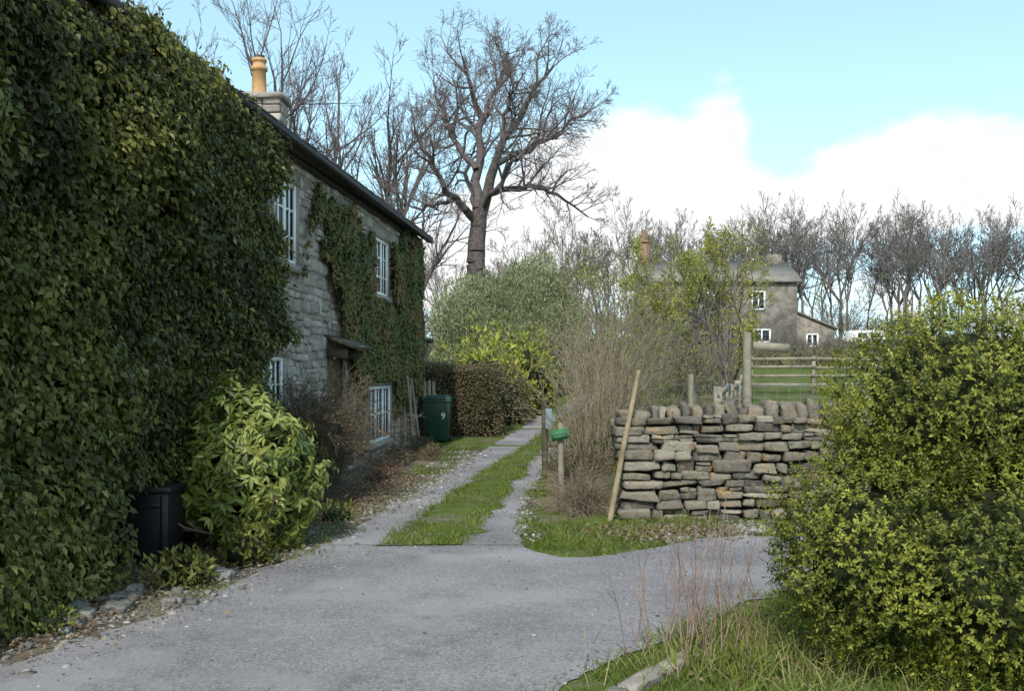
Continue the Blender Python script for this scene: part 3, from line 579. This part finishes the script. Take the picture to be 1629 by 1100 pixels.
def hedge():
    r=np.random.default_rng(140); n=26000; x=r.uniform(-2.25,-.38,n); y=r.uniform(23,25.2,n); z=r.uniform(0,1.62,n); s=r.integers(0,3,n)
    x=np.where(s==0,-.38+r.normal(0,.05,n),x); y=np.where(s==1,23+r.normal(0,.05,n),y); z=np.where(s==2,1.6+r.normal(0,.06,n),z)
    P=np.stack([x,y,z],1); nz=pn(P,1.5,141)*.07; P+=nz[:,None]; T=r.normal(size=(n,3)); N=r.normal(size=(n,3))+[0,-.4,.3]; L=r.uniform(.04,.09,n)
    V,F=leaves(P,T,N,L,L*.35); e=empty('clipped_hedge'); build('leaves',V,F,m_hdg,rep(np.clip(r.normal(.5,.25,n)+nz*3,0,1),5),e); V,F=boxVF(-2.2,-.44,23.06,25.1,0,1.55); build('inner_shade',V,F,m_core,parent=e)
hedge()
def clump(name,c,rx,ry,h,n,seed,mat,kids=(5,4),lean=.35,r0=.007,rmin=.0035,wander=.14,trop=-.01,spread=.5,leaf=None,nl=0,ll=.05,ratio=.6):
    r=np.random.default_rng(seed); q=r.normal(0,.5,(n,2)); q=q/np.maximum(1,np.linalg.norm(q,axis=1))[:,None]; x=c[0]+q[:,0]*rx*.6;y=c[1]+q[:,1]*ry*.6
    P=np.stack([x,y,zg(x,y)],1); D=nrm(np.stack([q[:,0]*rx,q[:,1]*ry,np.full(n,h)],1)*[lean*2.5,lean*2.5,1]+r.normal(0,.1*h,(n,3))); 
    sg,tips=tree(P,D,h*r.uniform(.4,.75,n),np.full(n,r0),list(kids),r,wander=wander,trop=trop,spread=spread,ratio=ratio,rmin=rmin,nseg=5)
    e=empty(name); V,F=tubes(*sg); build('stems',V,F,mat,parent=e)
    if leaf:
        tp=tips.reshape(-1,3); i=r.integers(0,len(tp),nl); P=tp[i]+r.normal(0,.04,(nl,3)); L=ll*r.uniform(.5,1.3,nl); V,F=leaves(P,r.normal(size=(nl,3)),r.normal(size=(nl,3))+[0,0,.5],L,L*.4); build('leaves',V,F,leaf,rep(np.clip(r.normal(.5,.2,nl),0,1),5),e)
    return e
clump('winter_jasmine_shrub',(-2.5,12.2),.42,.6,1.95,190,150,m_brown,(6,5),lean=.3,trop=-.1,leaf=m_hdg,nl=9000,ll=.035,r0=.005,rmin=.0025,ratio=.38)
clump('winter_jasmine_shrub',(-2.52,13.8),.25,.6,1.5,60,151,m_brown,(6,4),lean=.25,trop=-.1,leaf=m_hdg,nl=2500,ll=.035,r0=.005,rmin=.0025,ratio=.36)
clump('dry_plants',(-1.95,17.0),.22,1.2,.35,110,152,m_red,(4,),leaf=m_hdg,nl=2500,ll=.05,ratio=.45)
clump('dry_plants',(-1.75,19.6),.2,.8,.4,60,153,m_brown,(4,),leaf=m_hdg,nl=1500,ll=.05,ratio=.45)
clump('dry_plants',(-1.9,14.9),.25,1.,.35,90,154,m_red,(4,),leaf=m_lit,nl=1800,ll=.045,ratio=.45)
clump('dry_plants',(-1.5,18.5),.25,1.3,.28,120,155,m_red,(4,),leaf=m_hdg,nl=2200,ll=.045,ratio=.45)
clump('bramble_thicket',(1.0,13.6),.4,.8,2.4,40,160,m_dry,(4,3),lean=.28,r0=.0065,rmin=.0025,trop=-.02,leaf=m_lit,nl=700,ll=.03,ratio=.45)
clump('bramble_thicket',(1.3,15.6),.4,.9,3.0,40,161,m_dry,(4,3),lean=.22,r0=.007,rmin=.0028,trop=0,leaf=m_bud,nl=800,ll=.035,ratio=.45)
clump('bramble_thicket',(1.7,18.5),.5,1.2,3.6,44,162,m_dry,(4,4),lean=.22,r0=.009,rmin=.0033,trop=0,leaf=m_yel,nl=2500,ll=.045,ratio=.45)
clump('bramble_thicket',(1.75,12.6),.45,.5,1.6,12,163,m_dry,(4,3),lean=.35,r0=.006,rmin=.0025,ratio=.45)
clump('bramble_thicket',(2.4,21.5),.8,1.3,3.6,44,164,m_twigf,(5,4),lean=.28,r0=.01,rmin=.004,leaf=m_yel,nl=3500,ll=.06,ratio=.45)
clump('dead_grass_tuft',(.8,11.4),.28,.5,.6,450,165,m_dry,(3,),lean=.8,r0=.003,rmin=.002,trop=-.15,ratio=.45)
clump('dead_grass_tuft',(.85,12.6),.25,.6,.6,330,166,m_dry,(3,),lean=.7,r0=.003,rmin=.002,trop=-.12,ratio=.45)
clump('bramble_undergrowth',(.85,13.6),.3,1.6,.9,110,171,m_brown,(4,),lean=.6,r0=.004,rmin=.0028,trop=-.08,leaf=m_hdg,nl=4500,ll=.045,ratio=.45)
clump('bramble_undergrowth',(1.4,17.5),.5,2.2,1.4,130,172,m_brown,(4,),lean=.5,r0=.004,rmin=.003,trop=-.05,leaf=m_yel,nl=6000,ll=.05,ratio=.45)
clump('beech_shrub',(3.7,18.0),.6,.6,1.35,50,167,m_red,(5,4),lean=.35,leaf=m_lit,nl=2600,ll=.06,ratio=.45)
clump('field_shrub',(3.0,26),1.2,1.3,4.,55,168,m_twigf,(5,5),lean=.33,r0=.013,rmin=.005,leaf=m_yel,nl=4000,ll=.075,ratio=.45)
clump('field_shrub',(5.0,29),1.4,1.3,3.,55,169,m_twigf,(5,5),lean=.33,r0=.013,rmin=.0055,leaf=m_bud,nl=2500,ll=.075,ratio=.45)
def rstem():
    r=np.random.default_rng(170); n=30; P=np.c_[r.normal(1.0,.15,n),r.normal(5.5,.14,n),np.zeros(n)]; D=nrm(np.c_[r.normal(.02,.22,n),r.normal(0,.15,n),np.ones(n)])
    sg,_=tree(P,D,r.uniform(.35,.75,n),np.full(n,.0042),[3],r,wander=.06,trop=.02,spread=.35,ratio=.5,rmin=.0018,nseg=5); V,F=tubes(*sg,4); build('bare_shrub_stems',V,F,m_red)
    n=70; P=np.c_[r.normal(1.15,.16,n),r.normal(5.25,.1,n),np.zeros(n)]; T=np.c_[r.normal(0,.45,n),r.normal(0,.45,n),np.ones(n)]; V,F=leaves(P,T,r.normal(size=(n,3)),r.uniform(.1,.22,n),.02,.2,.2); build('daffodil_leaves',V,F,m_yel,rep(r.uniform(.1,.5,n),5))
    n=800; P=np.c_[r.normal(1.4,.4,n),r.normal(5.3,.3,n),np.zeros(n)]; T=np.c_[r.normal(0,.5,n),r.normal(0,.5,n),np.ones(n)]; V,F=blades(P,T,r.uniform(.1,.25,n),.006,r); build('dry_grass',V,F,m_grs,rep(r.uniform(.6,1,n),5))
rstem()
V,F,v=stones(A([[0,0,0.],[.42,0,0],[.84,0,0]]),A([[.2,.05,.03]]*3),.3,.15,15,corner=.05); a=math.atan2(.62,.45); x=V[:,0]*math.cos(a)-V[:,1]*math.sin(a)+.42; y=V[:,0]*math.sin(a)+V[:,1]*math.cos(a)+4.72; build('kerb_stones',np.stack([x,y,V[:,2]+.015],1),F,m_mort)
r=np.random.default_rng(180); n=60; t=r.uniform(0,1,n); C=np.c_[-3.12+.85*t+r.normal(0,.17,n),5.7+1.9*t+r.normal(0,.24,n),np.full(n,.015)]; H=(.02+r.gamma(1.6,.018,(n,1)))*r.uniform(.7,1.3,(n,3))*[1,1,.7]
V,F,v=stones(C,H,.9,.3,181); build('border_rocks',V,F,MStone('border_rock',[(.08,.078,.07),(.17,.16,.145),(.3,.285,.26)],(.13,.13,.06),.4),v,smooth=True)
e=empty('black_storage_box'); BX0,BX1,BY0,BY1=-3.2,-2.8,8.1,8.5
V,F=boxVF(BX0,BX1,BY0,BY1,.02,.6); build('body',V,F,m_black,parent=e)
V,F=boxVF(BX0-.03,BX1+.03,BY0-.03,BY1+.03,.6,.65); o=build('lid',V,F,m_black,parent=e)
V,F,_=joinVF([boxVF(BX0+.02,BX0+.06,BY0-.02,BY0-.002,.05,.58),boxVF(BX1-.06,BX1-.02,BY0-.02,BY0-.002,.05,.58),boxVF(BX0+.06,BX1-.06,BY0-.02,BY0-.002,.48,.52)]); build('ribs',V,F,m_black,parent=e)
for o in e.children:
    md=o.modifiers.new('b','BEVEL'); md.width=.01; md.segments=2
# ---------------------------------------------------------------- wheelie bin
bn=empty('wheelie_bin'); bx,by=-1.62,21.9
def frus(x,y,z0,z1,a0,b0,a1,b1): return A([[x-a0,y-b0,z0],[x+a0,y-b0,z0],[x+a0,y+b0,z0],[x-a0,y+b0,z0],[x-a1,y-b1,z1],[x+a1,y-b1,z1],[x+a1,y+b1,z1],[x-a1,y+b1,z1]]),BF
V,F=frus(bx,by,.06,.96,.22,.24,.285,.33); o1=build('body',V,F,m_bin,parent=bn)
V,F=frus(bx,by,.9,.965,.3,.345,.305,.35); o2=build('rim',V,F,m_bin,parent=bn)
V,F=frus(bx,by,.97,1.06,.31,.36,.24,.28); o3=build('lid',V,F,m_bin,parent=bn)
for o in (o1,o2,o3): md=o.modifiers.new('b','BEVEL'); md.width=.02; md.segments=3
V,F=tubes(A([[bx-.26,by+.39,.98]]),A([[bx+.26,by+.39,.98]]),A([.02]),A([.02]),8); build('handle',V,F,m_bin,parent=bn)
V,F=tubes(A([[bx-.27,by+.24,.1],[bx+.21,by+.24,.1]]),A([[bx-.21,by+.24,.1],[bx+.27,by+.24,.1]]),A([.1,.1]),A([.1,.1]),16); build('wheels',V,F,m_black,parent=bn)
tx=bpy.data.curves.new('number','FONT'); tx.body='9'; tx.size=.2; tx.extrude=.002; to=bpy.data.objects.new('number',tx); COL.objects.link(to); to.location=(bx+.08,by-.325,.55); to.rotation_euler=(math.radians(94),0,0); tx.materials.append(m_white); to.parent=bn
g=empty('garden_gate'); L=[boxVF(-2.0+.1*j,-1.93+.1*j,22.4,22.43,.08,1.35+.03*(j%2)) for j in range(3)]+[boxVF(-2.02,-1.7,22.431,22.46,.3,.38),boxVF(-2.02,-1.7,22.431,22.46,1.0,1.08),boxVF(-2.12,-2.03,22.38,22.48,0,1.6)]
V,F,_=joinVF(L); build('boards',V,F,m_wood,parent=g)
def poles(name,L,mat,k=8):
    return tubes(A([l[0] for l in L],float),A([l[1] for l in L],float),A([l[2] for l in L]),A([l[3] for l in L]),k)
V,F=poles('',[((-1.95,19.9,0),(-2.12,20.1,1.5),.03,.025),((-1.9,20.6,0),(-2.1,20.7,1.45),.03,.025),((-2.05,20.3,0),(-2.08,20.3,1.3),.03,.03)],m_wood); build('leaning_stakes',V,F,m_wood)
e=empty('garden_shed'); V,F=boxVF(-3.6,-2.45,27,29,.1,2.4); build('walls',V,F,m_wood,parent=e); V=A([[-3.7,26.9,2.4],[-2.3,26.9,2.4],[-2.3,29.1,2.4],[-3.7,29.1,2.4],[-3.7,26.9,2.8],[-2.3,26.9,2.5],[-2.3,29.1,2.5],[-3.7,29.1,2.8]]); build('roof',V,BF,m_slate,parent=e)
# ---------------------------------------------------------------- sign post & posts
SX,SY,SZ=.575,12.1,.82
e=empty('sign_post'); V,F=poles('',[((SX+.03,SY+.07,0),(SX+.015,SY+.07,.96),.04,.036)],m_wood); build('post',V,F,m_wood,parent=e)
a=math.radians(10)
def brd(x0,x1,y0,y1,z0,z1):
    V=boxVF(x0,x1,y0,y1,z0,z1)[0]; W=V.copy(); W[:,0]=V[:,0]*math.cos(a)-V[:,2]*math.sin(a)+SX; W[:,2]=V[:,0]*math.sin(a)+V[:,2]*math.cos(a)+SZ; W[:,1]+=SY; return W,BF
V,F=brd(-.1,.1,-.012,.012,-.065,.065); build('board',V,F,m_sign,parent=e)
L=[brd(x0,x1,-.016,-.0125,zz-.005,zz+.005) for x0,x1,zz in [(-.08,-.05,.018),(-.04,.0,.018),(.015,.045,.018),(.055,.08,.018),(-.07,-.03,-.02),(-.015,.03,-.02),(.045,.07,-.02)]]
V,F,_=joinVF(L); build('worn_lettering',V,F,m_wood,parent=e)
e=empty('gate_post'); V,F=poles('',[((.5,15,0),(.49,15,1.15),.05,.045)],m_woodd); build('post',V,F,m_woodd,parent=e); V,F=boxVF(.5,.6,14.86,14.94,.72,1.03); o=build('letter_box',V,F,m_bluegrey,parent=e); md=o.modifiers.new('b','BEVEL'); md.width=.015;md.segments=2
V,F=poles('',[((1.03,10.5,.0),(1.19,10.6,.8),.032,.03),((1.19,10.6,.8),(1.37,10.75,1.6),.03,.026)],m_pole,10); build('leaning_pole',V,F,m_pole)
fe=empty('post_and_rail_fence'); L=[]
def rail(a,b,h=.045,t=.02):
    a=A(a,float);b=A(b,float); d=nrm(b-a); s=nrm(np.cross(d,A([0,0,1.])))*t; u=A([0,0,h]); V=A([a-s-u,a+s-u,b+s-u,b-s-u,a-s+u,a+s+u,b+s+u,b-s+u]); return V,BF
pts=[(3.2,15.5),(4.1,18.8),(5.0,22.1),(5.85,25.3),(6.7,28.6),(7.55,31.8),(8.4,35),(10.6,35),(12.8,35),(15,35),(17.2,35),(19.4,35)]
rr_=np.random.default_rng(190)
for i,(x,y) in enumerate(pts):
    z=float(zg(x,y)); L.append(boxVF(x-.06,x+.06,y-.05,y+.05,z-.1,z+1.35))
    if i+1<len(pts):
        x2,y2=pts[i+1]; z2=float(zg(x2,y2))
        for h in (.35,.65,.95,1.25): L.append(rail((x,y-.07,z+h+rr_.normal(0,.01)),(x2,y2-.07,z2+h+rr_.normal(0,.02)),.05))
V,F,_=joinVF(L); build('rails',V,F,m_wood,parent=fe)
wf=empty('wire_fence'); L=[((3.07,13,0),(3.07,13,2.1),.062,.058),((2.35,13.2,0),(2.38,13.2,1.55),.04,.035),((2.62,14.5,0),(2.6,14.5,1.55),.05,.045),((4.6,13,0),(4.62,13,1.6),.05,.045),((6.2,13,0),(6.2,13,1.6),.05,.045)]
V,F=poles('',L,m_wood,9); build('posts',V,F,m_wood,parent=wf)
V,F=rail((3.13,12.92,1.92),(3.6,12.92,1.89),.055,.012); build('board',V,F,m_wood,parent=wf)
W=[]
for h in (.5,.7,.9,1.1,1.25,1.4): W+=[((2.35,13.2,h),(3.07,12.95,h),.003,.003),((3.07,12.95,h),(4.6,12.95,h),.003,.003),((4.6,12.95,h),(6.2,12.95,h),.003,.003)]
for x in np.arange(2.4,6.2,.15): W.append(((x,12.95 if x>3 else 13.1,.2),(x,12.95 if x>3 else 13.1,1.4),.002,.002))
V,F=poles('',W,m_gut,3); build('wires',V,F,m_bluegrey,parent=wf)
# ---------------------------------------------------------------- far house
fh=empty('stone_farmhouse'); d=73.; z0=3.0
V,F=boxVF(9.8,20.9,d,d+7,z0-.5,8.1); build('walls',V,F,m_farst,parent=fh)
V=A([[9.5,d-.3,8.05],[21.2,d-.3,8.05],[21.2,d+3.5,9.75],[9.5,d+3.5,9.75],[9.5,d-.3,8.2],[21.2,d-.3,8.2],[21.2,d+3.5,9.95],[9.5,d+3.5,9.95]]); build('roof_front',V,BF,m_farroof,parent=fh)
V=A([[9.5,d+7.3,8.05],[21.2,d+7.3,8.05],[21.2,d+3.501,9.75],[9.5,d+3.501,9.75],[9.5,d+7.3,8.2],[21.2,d+7.3,8.2],[21.2,d+3.501,9.95],[9.5,d+3.501,9.95]]); build('roof_back',V,BF,m_farroof,parent=fh)
build('gables',A([[9.8,d,8.1],[9.8,d+7,8.1],[9.8,d+3.5,9.7],[20.9,d,8.1],[20.9,d+7,8.1],[20.9,d+3.5,9.7]]),A([[0,1,2],[3,5,4]]),m_farst,parent=fh)
V,F,_=joinVF([boxVF(9.7,10.5,d+3,d+4,9.4,11.4),boxVF(9.6,10.6,d+2.9,d+4.1,11.4,11.55)]); build('chimney',V,F,m_brick,parent=fh)
V,F=tubes(A([[10.1,d+3.5,11.5]]),A([[10.1,d+3.5,12.4]]),A([.22]),A([.18]),10); build('chimney_pot',V,F,m_brick,parent=fh)
V,F=boxVF(19.6,20.6,d+3,d+4,9.4,10.5); build('chimney_right',V,F,m_farst,parent=fh)
V=A([[20.92,d+1,z0-.5],[24,d+1,z0-.5],[24,d+6,z0-.5],[20.92,d+6,z0-.5],[20.92,d+1,6.0],[24,d+1,4.7],[24,d+6,4.7],[20.92,d+6,6.0]]); build('lean_to',V,BF,m_farst,parent=fh)
V=A([[20.92,d+.8,6.02],[24.2,d+.8,4.64],[24.2,d+6.2,4.64],[20.92,d+6.2,6.02],[20.92,d+.8,6.15],[24.2,d+.8,4.77],[24.2,d+6.2,4.77],[20.92,d+6.2,6.15]]); build('lean_to_roof',V,BF,m_farroof,parent=fh)
L=[];G=[]
for (x0,x1,za,zb,yy) in [(17.6,18.5,6.1,7.4,d),(17.7,18.9,3.7,4.6,d),(14,14.8,6.1,7.3,d),(11,11.8,6.1,7.3,d),(21.9,22.7,3.4,4.3,d+1)]:
    G.append(boxVF(x0,x1,yy-.03,yy-.01,za,zb))
    for bb in [(x0-.05,x0+.06,za,zb),(x1-.06,x1+.05,za,zb),(x0,x1,za-.05,za+.06),(x0,x1,zb-.06,zb+.05),((x0+x1)/2-.04,(x0+x1)/2+.04,za,zb)]: L.append(boxVF(bb[0],bb[1],yy-.1,yy-.04,bb[2],bb[3]))
V,F,_=joinVF(G); build('glass',V,F,m_glass,parent=fh); V,F,_=joinVF(L); build('window_frames',V,F,m_white,parent=fh)
cv=empty('parked_caravan'); V,F=boxVF(25.2,27.9,74,76,3.65,4.6)[0],BF; V=V.copy(); V[4:,0]=np.where(V[4:,0]>26,V[4:,0]-.25,V[4:,0]+.25); o=build('body',V,F,m_white,parent=cv); md=o.modifiers.new('b','BEVEL'); md.width=.15;md.segments=3
V,F,_=joinVF([boxVF(25.7,26.4,73.97,73.99,4.05,4.4),boxVF(26.7,27.4,73.97,73.99,4.05,4.4)]); build('windows',V,F,m_glass,parent=cv)
V,F=tubes(A([[26.5,73.95,3.55]]),A([[26.5,74.15,3.55]]),A([.32]),A([.32]),14); build('wheel',V,F,m_black,parent=cv)
# ---------------------------------------------------------------- trees
def bigtree():
    r=np.random.default_rng(200); d=45.; e=empty('bare_oak_tree'); w_=lambda px,py,dd=0: pxw(px,py,d+dd)
    Ls=[([w_(752,605),w_(757,440),w_(757,400),w_(761,350)],.48,.36),
        ([w_(761,352),w_(757,300,.5),w_(760,240,1),w_(762,180,1),w_(748,130,1),w_(735,90,.5)],.27,.05),
        ([w_(762,355),w_(775,300,-.5),w_(790,245,-1),w_(815,200,-1.5),w_(850,150,-2),w_(880,105,-2)],.27,.05),
        ([w_(757,352),w_(735,325,-1),w_(705,300,-2),w_(680,250,-2.5),w_(660,210,-3)],.2,.05),
        ([w_(735,325,-1),w_(700,318,-1),w_(660,330,0),w_(630,320,0)],.11,.03),
        ([w_(772,310),w_(810,296,1),w_(860,300,1.5),w_(900,320,2),w_(935,345,2)],.15,.035),
        ([w_(785,262,-.5),w_(840,240,1),w_(890,205,1.5),w_(940,175,2)],.15,.035),
        ([w_(762,200,1),w_(790,140,2),w_(805,90,2.5),w_(800,80,2.5)],.12,.03),
        ([w_(757,270,.5),w_(720,220,2),w_(695,160,3),w_(690,120,3)],.15,.03),
        ([w_(800,225,-1),w_(805,160,-2.5),w_(830,115,-3)],.11,.03),
        ([w_(756,330),w_(745,290,3),w_(735,240,4.5),w_(760,150,5)],.14,.03),
        ([w_(768,330),w_(790,300,-3),w_(820,250,-4.5),w_(870,215,-5)],.14,.03)]
    SG=[]
    for i,(p,a,b) in enumerate(Ls):
        pts,rad=limb(p,a,b,12,r,.08 if i else .02); SG.append((pts[:-1],pts[1:],rad[:-1],rad[1:]))
        if i:
            ln=A([np.linalg.norm(np.diff(pts,axis=0),axis=1).sum()]); P,D,L,Rr=spawn(pts[None],rad[None],ln,13,.25,.85,.36,r)
            D=nrm(D+[0,0,.1]); sg,_=tree(P,D,L,np.minimum(Rr,.06),[5,5,3],r,wander=.17,trop=.015,spread=.7,ratio=.6,nseg=5,rmin=.008); SG.append(sg)
    S_=[np.concatenate(x) for x in zip(*SG)]
    big=S_[2]>.04; V,F=tubes(*[x[big] for x in S_],8); build('trunk_and_limbs',V,F,m_bark,parent=e,smooth=True)
    V,F=tubes(*[x[~big] for x in S_],3); build('twigs',V,F,m_twig,parent=e)
bigtree()
def baretree(name,x,y,h,seed,lean=0,kids=(9,6,5,4),r0=.25,forks=3,mat=m_twig,rmin=.01,build_=True,spread=.62):
    r=np.random.default_rng(seed); z=float(zg(x,y)); SG=[]
    tl=h*.3; base=A([x,y,z]); pts,rad=limb([base,base+[lean*.3,0,tl*.5],base+[lean,0,tl]],r0,r0*.75,5,r,.03 if build_ else .004); SG.append((pts[:-1],pts[1:],rad[:-1],rad[1:]))
    n=forks; D=nrm(np.c_[r.normal(0,.35,n),r.normal(0,.35,n),np.ones(n)]); P=np.tile(pts[-1],(n,1))-[0,0,.1 if build_ else .01]
    sg,tips=tree(P,D,h*.55*r.uniform(.8,1.15,n),np.full(n,r0*.6),list(kids),r,wander=.13,trop=.06,spread=spread,ratio=.5,nseg=5,rmin=rmin,tmin=.15); SG.append(sg)
    S_=[np.concatenate(q) for q in zip(*SG)]
    if not build_: return S_
    e=empty(name); big=S_[2]>.04; V,F=tubes(*[q[big] for q in S_],6); build('trunk_and_limbs',V,F,m_bark,parent=e,smooth=True); V,F=tubes(*[q[~big] for q in S_],3); build('twigs',V,F,mat,parent=e); return tips
baretree('bare_ash_tree',-10.2,50,18.2,301,forks=4,kids=(9,5,5,3))
baretree('bare_ash_tree',-13.2,52,18.3,302,forks=4,kids=(9,5,5,3))
baretree('bare_ash_tree',-7.0,54,16.6,303,forks=4,kids=(9,5,5,3))
baretree('bare_ash_tree',-4.2,44,10.0,304,forks=3,kids=(8,5,4),r0=.16)
def budtree(name,px,py,d,h,n,seed,nl,spr=.45,leafmat=m_bud,kids=(6,4,4),ll=.1,rmin=.007):
    r=np.random.default_rng(seed); x=(px-814)/1584*d; z=float(zg(x,d)); P=np.c_[r.normal(x,.25,n),r.normal(d,.25,n),np.full(n,z)]; D=nrm(np.c_[r.normal(0,spr,n),r.normal(0,spr,n),np.ones(n)])
    sg,tips=tree(P,D,h*.62*r.uniform(.75,1.15,n),r.uniform(.04,.075,n),list(kids),r,wander=.09,trop=.03,spread=.55,ratio=.5,nseg=5,rmin=rmin,tmin=.3)
    e=empty(name); V,F=tubes(*sg,4); build('stems',V,F,m_twigf,parent=e)
    tp=tips.reshape(-1,3); w=pn(tp,.7,seed+3); tp=tp[w+r.normal(0,.3,len(tp))>.1]; i=r.integers(0,len(tp),nl); P=tp[i]+r.normal(0,.09,(nl,3)); L=ll*r.uniform(.5,1.3,nl); V,F=leaves(P,r.normal(size=(nl,3)),r.normal(size=(nl,3))+[0,0,.5],L,L*.5); build('leaves',V,F,leafmat,rep(np.clip(r.normal(.45,.22,nl),0,1),5),e)
budtree('budding_willow_tree',1155,570,35,7.4,16,401,15000,spr=.55)
budtree('budding_willow_tree',1060,560,40,6.8,10,402,6000,spr=.5)
budtree('hawthorn_tree',905,560,44,6.5,7,403,2500)
budtree('hawthorn_tree',975,560,50,7.5,9,404,2500)
budtree('hawthorn_tree',1330,560,80,7,6,405,1000,ll=.12,rmin=.012)
m_wood2=MN('woodland_twigs',[(.11,.095,.09),(.185,.165,.155)],2,.95,0)
def wood(name,xr,yr,n,h,seed,rm=.023):
    r=np.random.default_rng(seed)
    var=[baretree('',0,0,1.,seed+10+i,forks=3,kids=(8,5,4,2) ,r0=.014,build_=False,rmin=rm/h) for i in range(5)]
    ALL=[]
    for i in range(n):
        x=xr[0]+(xr[1]-xr[0])*(i+r.uniform(0,1))/n;y=r.uniform(*yr); s=h*r.uniform(.8,1.08); a=r.uniform(0,6.28); S_=var[i%5]; c,sn=math.cos(a),math.sin(a); M_=A([[c,sn,0],[-sn,c,0],[0,0,1]])
        o=A([x,y,float(zg(x,y))]); ALL.append((S_[0]@M_*s+o,S_[1]@M_*s+o,S_[2]*s,S_[3]*s))
    S_=[np.concatenate(q) for q in zip(*ALL)]; V,F=tubes(*S_,3); build(name,V,F,m_wood2)
wood('distant_woodland',(28,78),(112,145),48,16.5,500)
wood('distant_woodland',(3,32),(112,135),18,14,520)
wood('distant_woodland',(-60,4),(120,150),20,13,540)
def hedgerow(name,x0,x1,y,h,n,seed,mat=m_twigf):
    r=np.random.default_rng(seed); x=r.uniform(x0,x1,n); yy=y+r.normal(0,1.0,n); P=np.stack([x,yy,zg(x,yy)],1); D=nrm(r.normal(0,.4,(n,3))+[0,0,1]); sg,_=tree(P,D,h*r.uniform(.4,.8,n)*(1+.3*pn(P,.15,seed)),np.full(n,.03),[5,4],r,spread=.6,rmin=.014,nseg=3); V,F=tubes(*sg,3); build(name,V,F,mat)
hedgerow('hedgerow',-20,45,66,1.2,800,601)
hedgerow('field_boundary_hedge',4,30,50,.9,400,602,m_brown)
hedgerow('wood_understorey',-60,95,108,4.,1300,603,m_brown)
print('done')
